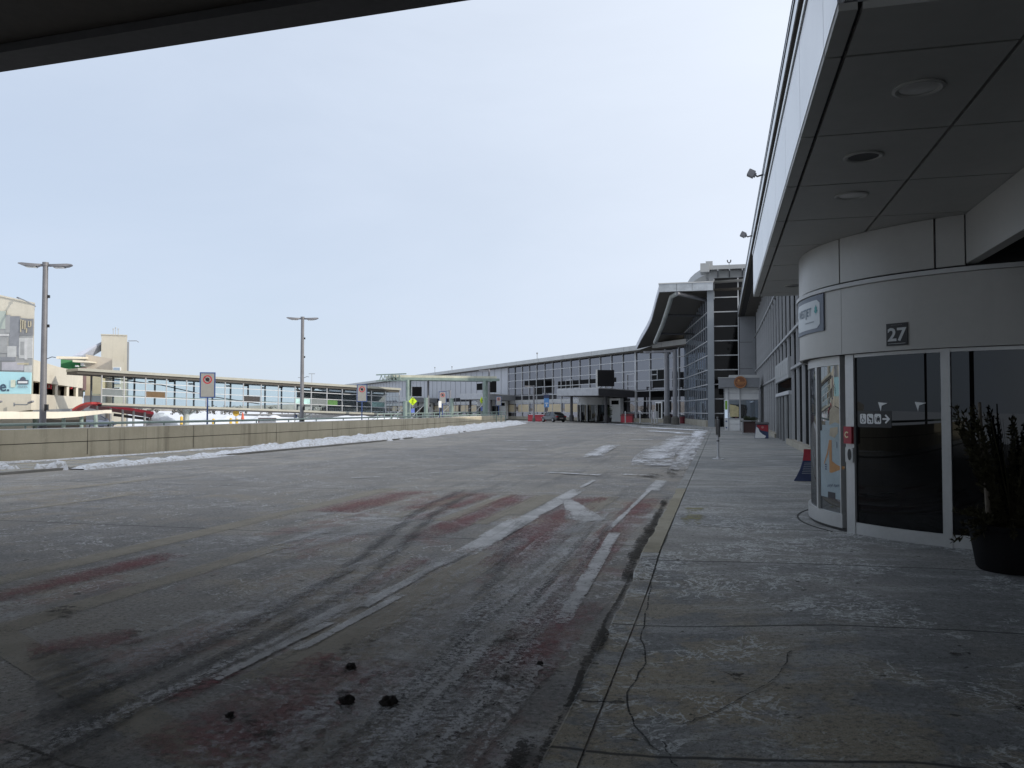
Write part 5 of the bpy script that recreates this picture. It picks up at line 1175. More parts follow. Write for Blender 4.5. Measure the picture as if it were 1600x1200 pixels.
# ------------------------------------------------------------------ cars
def make_car(name, loc, rz, paint, label):
    t = thing(name, loc, label, 'car', 'parked cars', rz)
    sec = [(-2.32, .38, .72, .70), (-2.25, .30, .95, .80), (-1.75, .26, 1.00, .88), (-1.0, .25, .98, .90), (.2, .25, .95, .90), (1.0, .25, .90, .89), (1.8, .27, .80, .84), (2.2, .32, .68, .74), (2.32, .40, .58, .62)]
    mb = MB()
    for x, z0, z1, w in sec:
        mb.v += [(x, -w, z0 + .08), (x, -w - .02, (z0 + z1) / 2), (x, -w * .93, z1 - .05), (x, -w * .80, z1), (x, w * .80, z1), (x, w * .93, z1 - .05), (x, w + .02, (z0 + z1) / 2), (x, w, z0 + .08), (x, w * .8, z0), (x, -w * .8, z0)]
    m = 10
    for k in range(len(sec) - 1):
        for j in range(m): mb.face((k * m + j, k * m + (j + 1) % m, (k + 1) * m + (j + 1) % m, (k + 1) * m + j), True)
    mb.face(list(range(m))); e = (len(sec) - 1) * m; mb.face([e + j for j in range(m)][::-1]); mb.build('body', paint, t, True)
    cb_ = [(-1.85, .98, .72), (-1.15, 1.38, .60), (-.3, 1.46, .60), (.35, 1.42, .60), (1.15, .93, .74)]
    mb = MB()
    for x, z, w in cb_: mb.v += [(x, -w, z), (x, w, z), (x, .80, .94 if x > -1.8 else .98), (x, -.80, .94 if x > -1.8 else .98)]
    for k in range(len(cb_) - 1):
        for j in range(4): mb.face((4 * k + j, 4 * k + (j + 1) % 4, 4 * k + 4 + (j + 1) % 4, 4 * k + 4 + j))
    mb.build('glasshouse', M['g_car'], t, True)
    mb = MB()
    for k in range(1, 3):
        (x, z, w), (x2, z2, w2) = cb_[k], cb_[k + 1]; mb.slab([(x, -w, z + .004), (x, w, z + .004), (x2, w2, z2 + .004), (x2, -w2, z2 + .004)], (0, 0, .03))
    for s_ in (-1, 1):
        mb.bar((-1.8, s_ * .79, 1.0), (-1.15, s_ * .61, 1.39), .07, .05); mb.bar((-.25, s_ * .80, .95), (-.25, s_ * .615, 1.45), .07, .05, (1, 0, 0)); mb.bar((.35, s_ * .61, 1.43), (1.12, s_ * .78, .95), .06, .05)
    mb.build('roof', paint, t, True)
    for s_ in (-1, 1):
        mb = MB(); mb.box(-2.31, -2.2, s_ * .68 - .17, s_ * .68 + .17, .72, .88); mb.build('tail_lamp', M['tail'], t, True)
        mb = MB(); mb.box(2.16, 2.29, s_ * .58 - .16, s_ * .58 + .16, .54, .64); mb.build('headlight', M['lens'], t, True)
        mb = MB(); mb.box(.75, .95, s_ * .99 - .1, s_ * .99 + .1, .93, 1.06); mb.build('wing_mirror', paint, t, True)
        for x in (-1.4, 1.4):
            mb = MB(); mb.tube([(x, s_ * .74, .33), (x, s_ * .93, .33)], .33, 20); w = mb.build('wheel', M['rubber'], t, True)
            mb = MB(); mb.tube([(x, s_ * .90, .33), (x, s_ * .945, .33)], .21, 14); mb.build('rim', M['galv'], w, True)
    mb = MB(); mb.box(-2.345, -2.3, -.26, .26, .5, .62); mb.build('licence_plate', plain('plate', (.35, .3, .3), .5), t, True)
    mb = MB(); mb.box(-2.36, -2.2, -.8, .8, .3, .44); mb.build('bumper', M['black'], t, True)
    return t
x, y = XY(864.5, 119); make_car('parked_car', (x, y, 0), math.atan2(FD.y, FD.x) + R(3), M['car_paint'], 'dark grey sedan parked at the far kerb, seen from behind')

# ------------------------------------------------------------------ glass footbridge
A0 = Vector(XY(158, 80)); B0 = Vector(XY(623, 104)); BD = (B0 - A0); BL = BD.length; BD.normalize(); BN = Vector((BD.y, -BD.x))
if BN.dot(Vector((0, 0)) - A0) < 0: BN = -BN
def BR(u, o, z): q = A0 + BD * u + BN * o; return Vector((q.x, q.y, z - 1.16 * u / BL))
def bslab(mb, u0, u1, o0, o1, z0, z1):
    a = BR(u0, o0, z0); mb.obox(a, BR(u1, o0, z0) - a, BR(u0, o1, z0) - a, (0, 0, z1 - z0)); return mb
fb = thing('glass_footbridge', (A0.x, A0.y, 0), 'long glazed footbridge sloping down from the tan stair tower to the right', 'footbridge')
mb = MB(); bslab(mb, -2.2, BL + .1, -3.5, .35, 5.38, 5.64); mb.build('roof', plain('bridge_fascia', (.33, .325, .28), .6, 0, .08, .5, 0, .5, 0, .2), fb)
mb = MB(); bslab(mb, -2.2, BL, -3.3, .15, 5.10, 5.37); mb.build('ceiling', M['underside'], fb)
mb = MB(); bslab(mb, 0, BL, -3.3, .2, 2.08, 2.32); mb.build('floor_slab', M['dark_metal'], fb)
mb = MB(); bslab(mb, 0, BL, .201, .3, 2.2, 2.42); mb.build('floor_edge', bpy.data.materials['bridge_fascia'], fb)
NB = 17
for k in range(NB + 1):
    u = BL * k / NB
    mb = MB(); mb.bar(BR(u, .1, 2.42), BR(u, .1, 5.1), .09, .09, (1, 0, 0)); mb.build('mullion', M['white_metal'], fb)
    mb = MB(); mb.bar(BR(u, -3.1, 2.33), BR(u, -3.1, 5.1), .14, .14, (1, 0, 0)); mb.build('rear_post', plain('slate_post', (.13, .15, .18), .5) if k == 0 else bpy.data.materials['slate_post'], fb)
for z in (3.12, 3.80, 4.52):
    mb = MB(); mb.bar(BR(0, .1, z), BR(BL, .1, z), .06, .07); mb.build('transom', M['white_metal'], fb)
mb = MB(); mb.quad(BR(0, .08, 2.42), BR(BL, .08, 2.42), BR(BL, .08, 5.1), BR(0, .08, 5.1)); mb.build('front_glass', M['g_bridge'], fb)
mb = MB(); mb.quad(BR(0, -3.05, 2.42), BR(BL, -3.05, 2.42), BR(BL, -3.05, 5.1), BR(0, -3.05, 5.1)); mb.build('rear_glass', m_glass_clear('bridge_rear_glass', (.86, .93, .94)), fb)
bay = BL / NB
mb = MB(); bslab(mb, .1, bay - .1, .0, .06, 3.16, 3.77); mb.build('grey_panel', M['grey_panel'], fb)
mb = MB(); bslab(mb, 2 * bay + .1, 3 * bay - .1, .0, .06, 3.16, 3.74); mb.build('wood_board', plain('wood_board', (.20, .12, .065), .7, 0, .2, 3), fb)
mb = MB(); bslab(mb, 7 * bay + .1, 8 * bay - .1, .0, .06, 3.16, 3.74); mb.build('dark_board', plain('dark_board', (.06, .05, .055), .6), fb)
mb = MB(); bslab(mb, 10 * bay + .1, 11 * bay - .1, .0, .06, 3.14, 3.77); bslab(mb, 15 * bay + .1, 16 * bay - .1, .0, .06, 3.14, 3.77); mb.build('aqua_panel', plain('pale_aqua_panel', (.50, .66, .66), .5), fb)
mb = MB(); bslab(mb, 11 * bay + .1, 12 * bay - .1, .0, .06, 3.14, 3.77); mb.build('slate_panel', M['grey_panel'], fb)
mb = MB(); bslab(mb, 12 * bay + .1, 12.7 * bay, .0, .06, 3.14, 3.74); mb.build('green_panel', plain('green_panel', (.10, .22, .06), .6), fb)
mb = MB(); bslab(mb, 11 * bay, BL, -2.9, -2.8, 2.9, 4.9); mb.build('rear_partition', plain('grey_blue_partition', (.16, .18, .20), .6), fb)
for k in range(NB):
    u = bay * (k + .55); mb = MB(); c = BR(u, -1.6, 4.72 + .16 * (k % 2)); mb.cbox(c, .42, .3, .16); mb.build('ceiling_lamp', M['dark_metal'] if k % 2 else M['panel'], fb)
mb = MB(); mb.tube([BR(.8, -2.4, 5.0), BR(3.2 * bay, -2.4, 4.55), BR(6 * bay, -2.4, 3.55), BR(8.5 * bay, -2.4, 3.0)], .05, 6); mb.build('stair_rail', M['dark_metal'], fb)
mb = MB(); mb.bar(BR(0, -2.9, 3.3), BR(BL, -2.9, 3.3), .05, .06); mb.build('rear_handrail', M['green_steel'], fb)
q = BR(4.3 * bay, -1.2, 2.05)
for k, u in enumerate((4.25 * bay, 10.8 * bay)):
    q = BR(u, -1.2, 2.08); mb = MB(); mb.tube([(q.x, q.y, -.6), (q.x, q.y, q.z - .5), (q.x, q.y, q.z)], [.3, .3, .42], 12); mb.tube([(q.x, q.y, q.z - .75), (q.x - .9, q.y - .2, q.z - .05)], .1, 8); mb.tube([(q.x, q.y, q.z - .75), (q.x + .9, q.y + .3, q.z - .1)], .1, 8); mb.build('pier', plain('pale_pier', (.42, .46, .44), .7), fb)

# ------------------------------------------------------------------ green steel covered walkway, stub columns, railings
gw = thing('covered_walkway', (*XY(690, 98), 0), 'pale green steel walkway roof on tall posts before the far wing', 'canopy')
def DV(a, b): return Vector(b) - Vector(a)
c0, c1 = XY(612, 96), XY(776, 100)
D = Vector((c1[0] - c0[0], c1[1] - c0[1])); Dn = Vector((-D.y, D.x)).normalized()
z0 = ZZ(594.5, 98); z1 = ZZ(590.5, 98); z2 = ZZ(586.8, 98)
mb = MB(); mb.obox((*c0, z1), (D.x, D.y, 0), (Dn.x * 4, Dn.y * 4, 0), (0, 0, z2 - z1)); mb.build('roof', plain('cream_roof_edge', (.46, .46, .38), .6), gw)
mb = MB(); mb.obox((c0[0] + .6, c0[1] + .05, z0), (D.x * .98, D.y * .98, 0), (Dn.x * .3, Dn.y * .3, 0), (0, 0, z1 - z0 - .005)); mb.obox((c0[0] + .6 + Dn.x * 3, c0[1] + Dn.y * 3, z0), (D.x * .98, D.y * .98, 0), (Dn.x * .3, Dn.y * .3, 0), (0, 0, z1 - z0 - .005)); mb.build('edge_beam', M['green_steel'], gw)
mb = MB(); mb.obox((c0[0] + Dn.x * .4, c0[1] + Dn.y * .4, z0 + .1), (D.x, D.y, 0), (Dn.x * 2.4, Dn.y * 2.4, 0), (0, 0, .1)); mb.build('ceiling', M['underside'], gw)
mb = MB()
for k in range(6):
    p = Vector((c0[0] - 1.5 + k * .45, c0[1] - .1, z0)); mb.tube([p + Vector((0, 0, -.1)), p + Vector((.25, 0, .55))], .05, 6); mb.tube([p + Vector((.25, 0, .55)), p + Vector((.45, 0, -.1))], .05, 6)
mb.tube([(c0[0] - 1.9, c0[1] - .1, z0 + .6), (c0[0] + 1.8, c0[1], z0 + .7)], .07, 6); mb.tube([(c0[0] - 1.9, c0[1] - .1, z0 - .1), (c0[0] + 1.8, c0[1], z0 - .1)], .07, 6); mb.build('end_truss', M['green_steel'], gw)
for px, d in ((637, 95.5), (757, 99), (640, 99.5), (760, 103)):
    x, y = XY(px, d); mb = MB(); mb.tube([(x, y, -.5), (x, y, z0)], .2, 12); mb.build('post', M['green_steel'], gw)
stub = None
for k, (px, d, lb) in enumerate(((633, 80, 'pale green stub column at the low end of the glass footbridge'), (665.5, 84, 'pale green stub column beside the yellow crossing sign'), (706, 88, 'pale green stub column right of the second-nearest no-stopping sign'), (757, 92, 'thick green stub column below the right end of the walkway roof'))):
    x, y = XY(px, d)
    if stub is None:
        stub = thing('stub_column', (0, 0, 0), lb, 'column', 'green stub columns with stay cables'); mb = MB(); mb.tube([(0, 0, -1.2), (0, 0, 2.75)], .2, 14); mb.build('shaft', M['green_steel'], stub, True); mb = MB(); mb.tube([(0, 0, 2.75), (0, 0, 2.84)], [.24, .2], 14); mb.build('cap', M['green_steel'], stub, True)
        mb = MB(); mb.tube([(0, 0, 2.3), (-2.2, -.6, .0)], .035, 6); mb.build('stay', M['white_metal'], stub, True)
        mb = MB(); mb.tube([(0, 0, 2.3), (-5.2, 1.6, .4)], .022, 6); mb.build('stay', M['galv'], stub, True)
        stub.location = (x, y, 0); stub.scale = (1, 1, .92)
    else: dup(stub, (x, y, .1 + .02 * k), R(2 * k), lb, scale=(1, 1, 1 if k < 3 else 1.05))
gr = thing('ramp_railing', (*XY(700, 86), 0), 'pale green railing with many posts along the walkway ramp behind the wall', 'railing')
r0, r1 = Vector(XY(590, 77)), Vector(XY(790, 96)); Ld = (r1 - r0)
mb = MB()
for z in (1.52, .95): mb.tube([(*r0, z - .15), (*r1, z)], .045, 6)
mb.build('rail', M['green_steel'], gr)
for k in range(24):
    q = r0 + Ld * (k / 23); mb = MB(); mb.tube([(*q, -.6), (*q, 1.36 + .16 * k / 23)], .05, 6); mb.build('rail_post', M['green_steel'], gr)
mb = MB(); q0_, q1_ = Vector(XY(585, 80)), Vector(XY(800, 99)); d_ = q1_ - q0_; mb.obox((*q0_, -.6), (d_.x, d_.y, 0), (-2.5, 1.5, 0), (0, 0, .6)); struct(mb.build('ramp', M['plinth']))
mb = MB(); mb.obox((*(q0_), .004), (d_.x, d_.y, 0), (-2.4, 1.4, 0), (0, 0, .12)); tag(mb.build('ramp_snow', M['snow_field']), 'white snow lying along the edge of the walkway ramp', 'snow', kind='stuff')
# crossing signs
def cross_sign(px, py, d, rz, label):
    x, y = XY(px, d); z = ZZ(py, d); t = thing('crossing_sign', (x, y, 0), label, 'road sign', 'fluorescent crossing signs', face_cam(x, y, rz)); r = .42
    mb = MB(); mb.tube([(0, .05, -.6), (0, .05, z + .4)], .045, 8); mb.build('post', M['galv'], t, True)
    mb = MB(); mb.slab([(0, 0, z + r), (r, 0, z), (0, 0, z - r), (-r, 0, z)], (0, -.03, 0)); p = mb.build('plate', M['fluo'], t, True)
    mb = MB(); y_ = -.04
    mb.tube([(0.02, y_ + .008, z + .26), (.02, y_, z + .26)], .065, 10); mb.bar((.02, y_, z + .18), (0, y_, z - .04), .002, .12, (0, 1, 0)); mb.bar((0, y_, z - .04), (-.12, y_, z - .3), .002, .07, (0, 1, 0)); mb.bar((0, y_, z - .04), (.1, y_, z - .3), .002, .07, (0, 1, 0)); mb.bar((.02, y_, z + .15), (.16, y_, z), .002, .05, (0, 1, 0)); mb.bar((.02, y_, z + .15), (-.12, y_, z + .02), .002, .05, (0, 1, 0))
    mb.build('walking_figure', M['ink'], p, True)
    mb = MB(); mb.box(-.18, .18, -.03, .0, z - 1.15, z - .72); mb.build('blue_tab', plain('tab_blue_%d' % px, (.15, .2, .55), .5), t, True)
cross_sign(645, 627, 82, 0, 'fluorescent yellow pedestrian diamond sign facing the camera beyond the wall')
cross_sign(752.5, 626, 93, 1.1, 'fluorescent yellow diamond sign seen edge-on beside the thick green stub column')

# ------------------------------------------------------------------ far left: advert-fronted block, parkade ramp, stair tower
def PD(px, py, d): x, y = XY(px, d); return Vector((x, y, ZZ(py, d)))
AW = (Vector(XY(800, 2)) - Vector(XY(800, 1))).normalized()       # straight away from the camera
def rib(mb, st, t):
    """stations (px, depth, py_bottom, py_top)"""
    mb.ribbon([(*XY(p, d), ZZ(b, d), ZZ(a, d)) for p, d, b, a in st], t); return mb
def face(mb, d, px0, px1, y0a, y1a, off=0.0, y0b=None, y1b=None, t=.12, sight=None):
    """upright board at depth d from px0..px1, top y0 / bottom y1 in photo rows, standing off the wall by off"""
    y0b = y0a if y0b is None else y0b; y1b = y1a if y1b is None else y1b
    P = [PD(px0, y1a, d), PD(px1, y1b, d), PD(px1, y0b, d), PD(px0, y0a, d)]
    dd = AW if sight is None else (Vector(XY(sight, 2)) - Vector(XY(sight, 1))).normalized()
    mb.slab([p - Vector((AW.x, AW.y, 0)) * off for p in P], (dd.x * t, dd.y * t, 0)); return mb
ab = thing('advert_block', (*XY(10, 70), -.6), 'cream block at the left photo edge carrying a big picture mural', 'building')
mb = MB(); P = [PD(-130, 700, 70), PD(51.5, 700, 70), PD(51.5, 475, 70), PD(-130, 433, 70)]; AL = (Vector(XY(46, 2)) - Vector(XY(46, 1))).normalized(); mb.slab(P, (AL.x * 9, AL.y * 9, 0)); mb.build('wall', M['cream'], ab)
mb = MB(); P = [PD(-132, 433, 69.9), PD(52, 475, 69.9), PD(52, 472.6, 69.9), PD(-132, 430.6, 69.9)]; mb.slab(P, (AL.x * 9.2, AL.y * 9.2, 0)); mb.build('coping', M['cream'], ab)
cols = {'slate': (.10, .115, .15), 'grey': (.24, .25, .25), 'pale': (.55, .56, .55), 'lilac': (.42, .40, .46), 'dark': (.06, .065, .08), 'greenish': (.40, .48, .40), 'straw': (.50, .42, .22), 'white': (.66, .66, .66)}
mats = {k: plain('mural_' + k, tuple(.55 * q + .17 for q in v), .5, 0, .12, 2) for k, v in cols.items()}; keys = list(mats)
mb = MB()
def mu_(c, *a, **k): mb.cur = keys.index(c); face(mb, 70, *a, **k)
mu_('grey', -70, 50.5, 482, 580, .13, 499, 583)
for args in (('greenish', -20, 8, 486, 514), ('grey', 8, 15, 492, 520), ('slate', 15, 30, 494, 556), ('dark', 30, 51, 498, 524), ('pale', 30, 51, 528, 560), ('grey', 32, 38, 534, 555), ('white', 39, 43, 530, 562), ('white', -20, 14, 522, 525), ('grey', -20, 12, 527, 552), ('pale', 12, 26, 541, 558), ('slate', -20, 25, 558, 564), ('lilac', -20, 38, 566, 579), ('straw', 28, 45, 567, 570), ('pale', 39, 50, 571, 582), ('dark', -20, 4, 566, 579)):
    mu_(*args, off=.16 + .002 * len(mb.f) / 6)
mb.cur = keys.index('straw')
for x0, y0, x1, y1 in ((32, 499, 33, 519), (35, 500, 36.5, 514), (38.5, 501, 39.5, 515), (44, 502, 45, 511), (45, 510, 47.5, 511.5), (47.5, 502, 48.5, 510), (41, 513, 42, 520)): face(mb, 70, x0, x1, y0, y1, off=.24)
mb.build('picture_mural', [mats[k] for k in keys], ab)
bb = thing('billboard', (*XY(10, 69.6), 3), 'pale aqua billboard with a dark dome logo fixed below the mural', 'billboard')
mb = MB(); face(mb, 69.6, -120, 48.6, 577, 614.5, .1, 582, 615.5); mb.build('board', M['aqua'], bb)
rx = Vector((math.cos(YAW), math.sin(YAW)))
o_ = PD(0, 604, 69.45)
mb = MB(); add_text(mb, 'de.', 1.25, lambda x, y: (o_.x + rx.x * (x + .05), o_.y + rx.y * (x + .05), o_.z + y), .02); mb.build('lettering', plain('slate_blue_lettering', (.05, .09, .14), .5), bb)
def bd(mb, cx, cy, w, h): face(mb, 69.44, cx - w / 2, cx + w / 2, cy - h / 2, cy + h / 2, .02, t=.03)
mb = MB(); bd(mb, 35.3, 594.6, 17.5, 1.6); bd(mb, 35.3, 599.8, 17.5, 1.2); i = len(mb.v); P = [PD(35.3 + 4.6 * math.cos(R(a)), 593.6 - 5 * math.sin(R(a)), 69.42) for a in range(0, 181, 20)]; mb.v += [tuple(p) for p in P]; mb.face(list(range(i, i + len(P)))[::-1])
for x in (27.2, 43.4): bd(mb, x, 597.2, 1, 4)
mb.build('dome_logo', plain('logo_slate', (.09, .10, .14), .5), bb)
mb = MB(); bd(mb, 35.3, 597.2, 14.6, 3.2); mb.build('logo_bar', M['white'], bb)
mb = MB()
for k, (w, pat) in enumerate(((2.0, 0), (1.6, 1), (2.2, 0), (1.8, 0), (2, 1))): bd(mb, 29.3 + k * 3, 604, .55, 3.2); bd(mb, 30.3 + k * 3, 605.3 if pat else 602.9, 1.4, .6)
mb.build('small_lettering', plain('logo_grey', (.28, .30, .34), .5), bb)
mb = MB(); face(mb, 69.44, 16.4, 23.6, 593.5, 605.2, .02, t=.03); i = 0
mb.build('round_badge', plain('badge_cream', (.62, .66, .55), .5), bb)
lb_ = MB(); rib(lb_, [(-130, 68.5, 660, 614), (49, 69.3, 640.5, 615.8)], .8); lo = thing('parkade_front_wall', (*XY(0, 69), 0), 'pale cream parkade wall below the aqua billboard', 'wall'); lb_.build('wall', M['cream'], lo)
def wall_lamp(px, py, d, lab, dx=26, dy=-5):
    t = thing('wall_lamp', PD(px, py, d), lab, 'lamp', 'bracket lamps on the cream walls')
    mb = MB(); mb.tube([PD(px, py, d), PD(px + dx * .75, py + .4, d - .9), PD(px + dx * .88, py + dy * .5, d - 1.0)], .05, 6); face(mb, d, px - .8, px + .8, py - 3, py + 3, .05); mb.build('bracket', M['galv'], t)
    mb = MB(); mb.bar(PD(px + dx * .86, py + dy * .45, d - 1), PD(px + dx * 1.12, py + dy, d - 1.1), .22, .12); mb.build('head', M['lamp'], t)
wall_lamp(22.5, 632, 68.7, 'bracket lamp on the pale wall under the aqua billboard'); wall_lamp(-18, 630, 68.3, 'bracket lamp cut by the left photo edge under the billboard', 18, -3)
t = thing('wall_lamp', PD(24.5, 465, 69.8), 'drooping arm lamp on the sloped top edge of the mural block', 'lamp', 'bracket lamps on the cream walls')
mb = MB(); mb.tube([PD(25, 464.5, 69.7), PD(34, 468, 69.2), PD(44, 473, 68.6), PD(53, 478.3, 68.2)], .05, 6); mb.build('arm', M['galv'], t)
mb = MB(); mb.bar(PD(24, 464.2, 69.7), PD(27.5, 465.6, 69.6), .14, .1); mb.build('head', M['lamp'], t)
# parkade ramp bands
pk = thing('parkade', (*XY(90, 82), -.6), 'open cream concrete parkade deck with fins and red signs, behind the first lamp', 'building')
mb = MB(); rib(mb, [(49.5, 70.2, 594.5, 561), (90, 83, 601, 573), (129, 97, 606.5, 582)], .9); mb.build('upper_band', M['cream'], pk)
mb = MB(); rib(mb, [(49.5, 70.3, 640.5, 615.5), (90, 83, 639.5, 618), (129, 97, 637.5, 620)], .9); mb.build('lower_band', M['cream'], pk)
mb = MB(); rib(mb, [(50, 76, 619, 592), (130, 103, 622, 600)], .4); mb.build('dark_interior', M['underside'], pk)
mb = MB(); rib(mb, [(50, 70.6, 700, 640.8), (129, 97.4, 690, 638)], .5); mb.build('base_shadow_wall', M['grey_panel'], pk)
for px in (65.5, 86, 104, 118.5):
    d = 70.2 + (px - 49.5) / 79.5 * 26.8; d += .25; x, y = XY(px, d); mb = MB(); mb.bar((x, y, ZZ(620, d)), (x, y, ZZ(593, d)), .34, .3, (1, 0, 0)); x2, y2 = XY(px - 8, d + 3.2); mb.slab([(x, y, ZZ(619, d)), (x2, y2, ZZ(619, d)), (x2, y2, ZZ(596, d)), (x, y, ZZ(596, d))], (.15, .15, 0)); mb.build('fin', M['cream'], pk)
for px, d in ((82, 80.9), (113.5, 91.5)):
    mb = MB(); face(mb, d, px - 3, px + 3, 600.5, 608, .6); s_ = mb.build('red_sign', M['sign_red'], pk); mb = MB(); face(mb, d, px - 1.2, px + 1.2, 602, 606.5, .66, t=.04); mb.build('white_figure', M['sign_white'], s_)
# curved slab canopy
cs = thing('curved_slab_canopy', (*XY(80, 66), 0), 'long cream curved slab edge with dark space beneath it beside the pipe rail', 'canopy')
st = [(-140, 60, 660, 643), (-60, 62, 656.5, 642.8), (0, 64, 654.6, 642.8), (50, 66, 654.3, 643.2), (90, 67.5, 653.6, 643.4), (120, 69, 651.5, 643), (145, 71, 648.6, 642.2), (165, 73, 645.6, 641), (175, 74.5, 646, 640.4)]
mb = MB(); rib(mb, st, .5); mb.build('edge_band', M['cream'], cs)
mb = MB()
for p, d, b, a in st: mb.v += [(*XY(p, d + .4), ZZ(a, d) - .05), (*XY(p, d + 7), ZZ(a, d) - .02)]
for k in range(len(st) - 1): mb.face((2 * k, 2 * k + 1, 2 * k + 3, 2 * k + 2))
mb.build('deck', M['kerb'], cs)
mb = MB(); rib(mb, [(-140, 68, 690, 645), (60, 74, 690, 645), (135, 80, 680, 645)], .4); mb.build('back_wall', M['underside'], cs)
for px in (22, 56, 100, 128, 150):
    x, y = XY(px, 71); mb = MB(); mb.tube([(x, y, -.6), (x, y, ZZ(648, 71))], .16, 8); mb.build('post', M['green_steel'], cs)
# red arched canopy
rc = thing('red_arched_canopy', (*XY(190, 82), 0), 'red arched canopy with thin posts below the start of the glass footbridge', 'canopy')
arch = [(113, 639), (119, 635), (126, 631.4), (134, 628.8), (143, 628)]
fr = [(143, 80, 628), (170, 81.5, 632.2), (200, 83, 636.6), (225, 84.5, 640.6), (240.5, 85.5, 643.2)]
mb = MB(); rib(mb, [(p, d, y + 4.3, y) for p, d, y in fr], .12); mb.build('red_fascia', M['red_fabric'], rc)
mb = MB(); rib(mb, [(p, 79 - (i * .0), y + 3.2, y) for i, (p, y) in enumerate(arch)], 1.6); mb.build('red_arch_end', plain('red_arch', (.40, .05, .05), .55), rc)
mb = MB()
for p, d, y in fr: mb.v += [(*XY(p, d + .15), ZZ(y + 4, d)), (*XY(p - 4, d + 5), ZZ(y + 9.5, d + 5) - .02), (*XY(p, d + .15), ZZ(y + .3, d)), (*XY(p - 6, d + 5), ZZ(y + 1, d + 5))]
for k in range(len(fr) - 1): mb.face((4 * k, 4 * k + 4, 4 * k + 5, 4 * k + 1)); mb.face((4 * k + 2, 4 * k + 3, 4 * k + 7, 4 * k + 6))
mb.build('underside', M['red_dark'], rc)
for px, d in ((152, 80.6), (173, 81.8), (192, 82.7), (209, 83.6), (226.5, 84.6)):
    y0 = 628 + (px - 143) * .156 + 3; x, y = XY(px, d); mb = MB(); mb.tube([(x, y, -.6), (x, y, ZZ(y0, d))], .11, 8); mb.build('post', M['galv'], rc)
mb = MB(); mb.bar(PD(178, 648, 86), PD(233, 655, 88), .1, .3); mb.build('low_rail', M['dark_metal'], rc)
# stair tower, annex, green recess
stw = thing('stair_tower', (*XY(178, 110), -.6), 'tall plain cream stair tower with antennas above the start of the footbridge', 'tower')
mb = MB(); face(mb, 110, 157, 197.5, 523, 690, 0, 524.5, 690, t=4, sight=192); mb.build('wall', M['cream'], stw)
mb = MB(); face(mb, 110.3, 197.7, 199, 534, 690, 0, t=.3); mb.build('slate_edge', M['grey_panel'], stw)
mb = MB(); face(mb, 110, 156.5, 198, 521.6, 523, .1, 523, 524.4, t=4.2, sight=192); mb.build('coping', M['cream'], stw)
for px, h in ((175.5, 11), (179, 13), (183.3, 11)):
    mb = MB(); p = PD(px, 524, 111); mb.tube([p, p + Vector((0, 0, h * 111 / FPX))], .045, 6); mb.tube([p + Vector((0, 0, (h - 2) * 111 / FPX)), p + Vector((0, 0, h * 111 / FPX))], .09, 6); mb.build('antenna', M['galv'], stw)
mb = MB(); mb.tube([PD(199, 532.5, 110), PD(212, 532.3, 109.5), PD(215.5, 534.5, 109.4)], .05, 6); mb.build('lamp_arm', M['galv'], stw)
an = thing('parkade_annex', (*XY(150, 104), -.6), 'tan annex with a green recess and sloped roof in front of the stair tower', 'building')
mb = MB(); P = [PD(132, 690, 104), PD(174.5, 690, 104), PD(174.5, 560.5, 104), PD(133, 553.5, 104)]; AL = (Vector(XY(150, 2)) - Vector(XY(150, 1))).normalized(); mb.slab(P, (AL.x * 4, AL.y * 4, 0)); mb.build('wall', plain('pinkish_stucco', (.56, .50, .42), .85, 0, .05, .5), an)
mb = MB(); P = [PD(174.6, 690, 103), PD(193, 690, 103), PD(193, 566.5, 103), PD(174.6, 560.5, 103)]; AL = (Vector(XY(188, 2)) - Vector(XY(188, 1))).normalized(); mb.slab(P, (AL.x * 5.5, AL.y * 5.5, 0)); mb.build('corner_bay', M['cream'], an)
for y0, y1 in ((573.5, 590), (591, 600), (605, 617)):
    mb = MB(); face(mb, 103, 176, 188.5, y0, y1, .08); fr_ = mb.build('window', M['white'], an); mb = MB(); face(mb, 103, 177.6, 187, y0 + 1, y1 - .6, .12, t=.05); mb.build('pane', M['g_tower'], fr_)
mb = MB(); face(mb, 102.6, 133, 159, 586, 618, 0, 591, 618, t=1.2); mb.build('lower_wall', M['cream_shade'], an)
mb = MB(); face(mb, 102.4, 131, 159, 618, 690, 0, t=1.2); mb.build('grey_base', M['grey_panel'], an)
mb = MB(); P = [PD(87, 556.5, 100), PD(137, 557.6, 104), PD(137, 560.6, 104), PD(87, 560.4, 100)]; mb.slab(P, (AW.x * 6, AW.y * 6, 0)); P = [PD(112.5, 562, 101), PD(137, 564, 102), PD(137, 566.3, 102), PD(112.5, 565.6, 101)]; mb.slab(P, (AW.x * 3, AW.y * 3, 0)); mb.build('flat_roof', M['cream'], an)
mb = MB(); P = [PD(94, 612, 104), PD(134, 612, 106), PD(134, 560, 106), PD(94, 560, 104)]; mb.slab(P, (AW.x * 1, AW.y * 1, 0)); mb.build('green_wall', M['green'], an)
mb = MB(); face(mb, 102, 116.5, 121, 570.5, 573, .0, t=.3); face(mb, 102.5, 125, 130, 567, 572, .0, t=.4); mb.build('white_fitting', M['white'], an)
mb = MB(); mb.tube([PD(129.5, 574, 99.5), PD(129.5, 610, 99.5)], .35, 12); mb.build('round_column', plain('maroon_grey', (.14, .09, .09), .7), an)
mb = MB(); P = [PD(112, 555.5, 108), PD(127, 555.5, 108), PD(157, 537.5, 111), PD(157, 533.8, 111)]; mb.slab(P, (AW.x * 2.5, AW.y * 2.5, 0)); mb.build('sloped_gallery', plain('pale_blue_gallery', (.44, .47, .55), .5, 0, .06, 1), an)
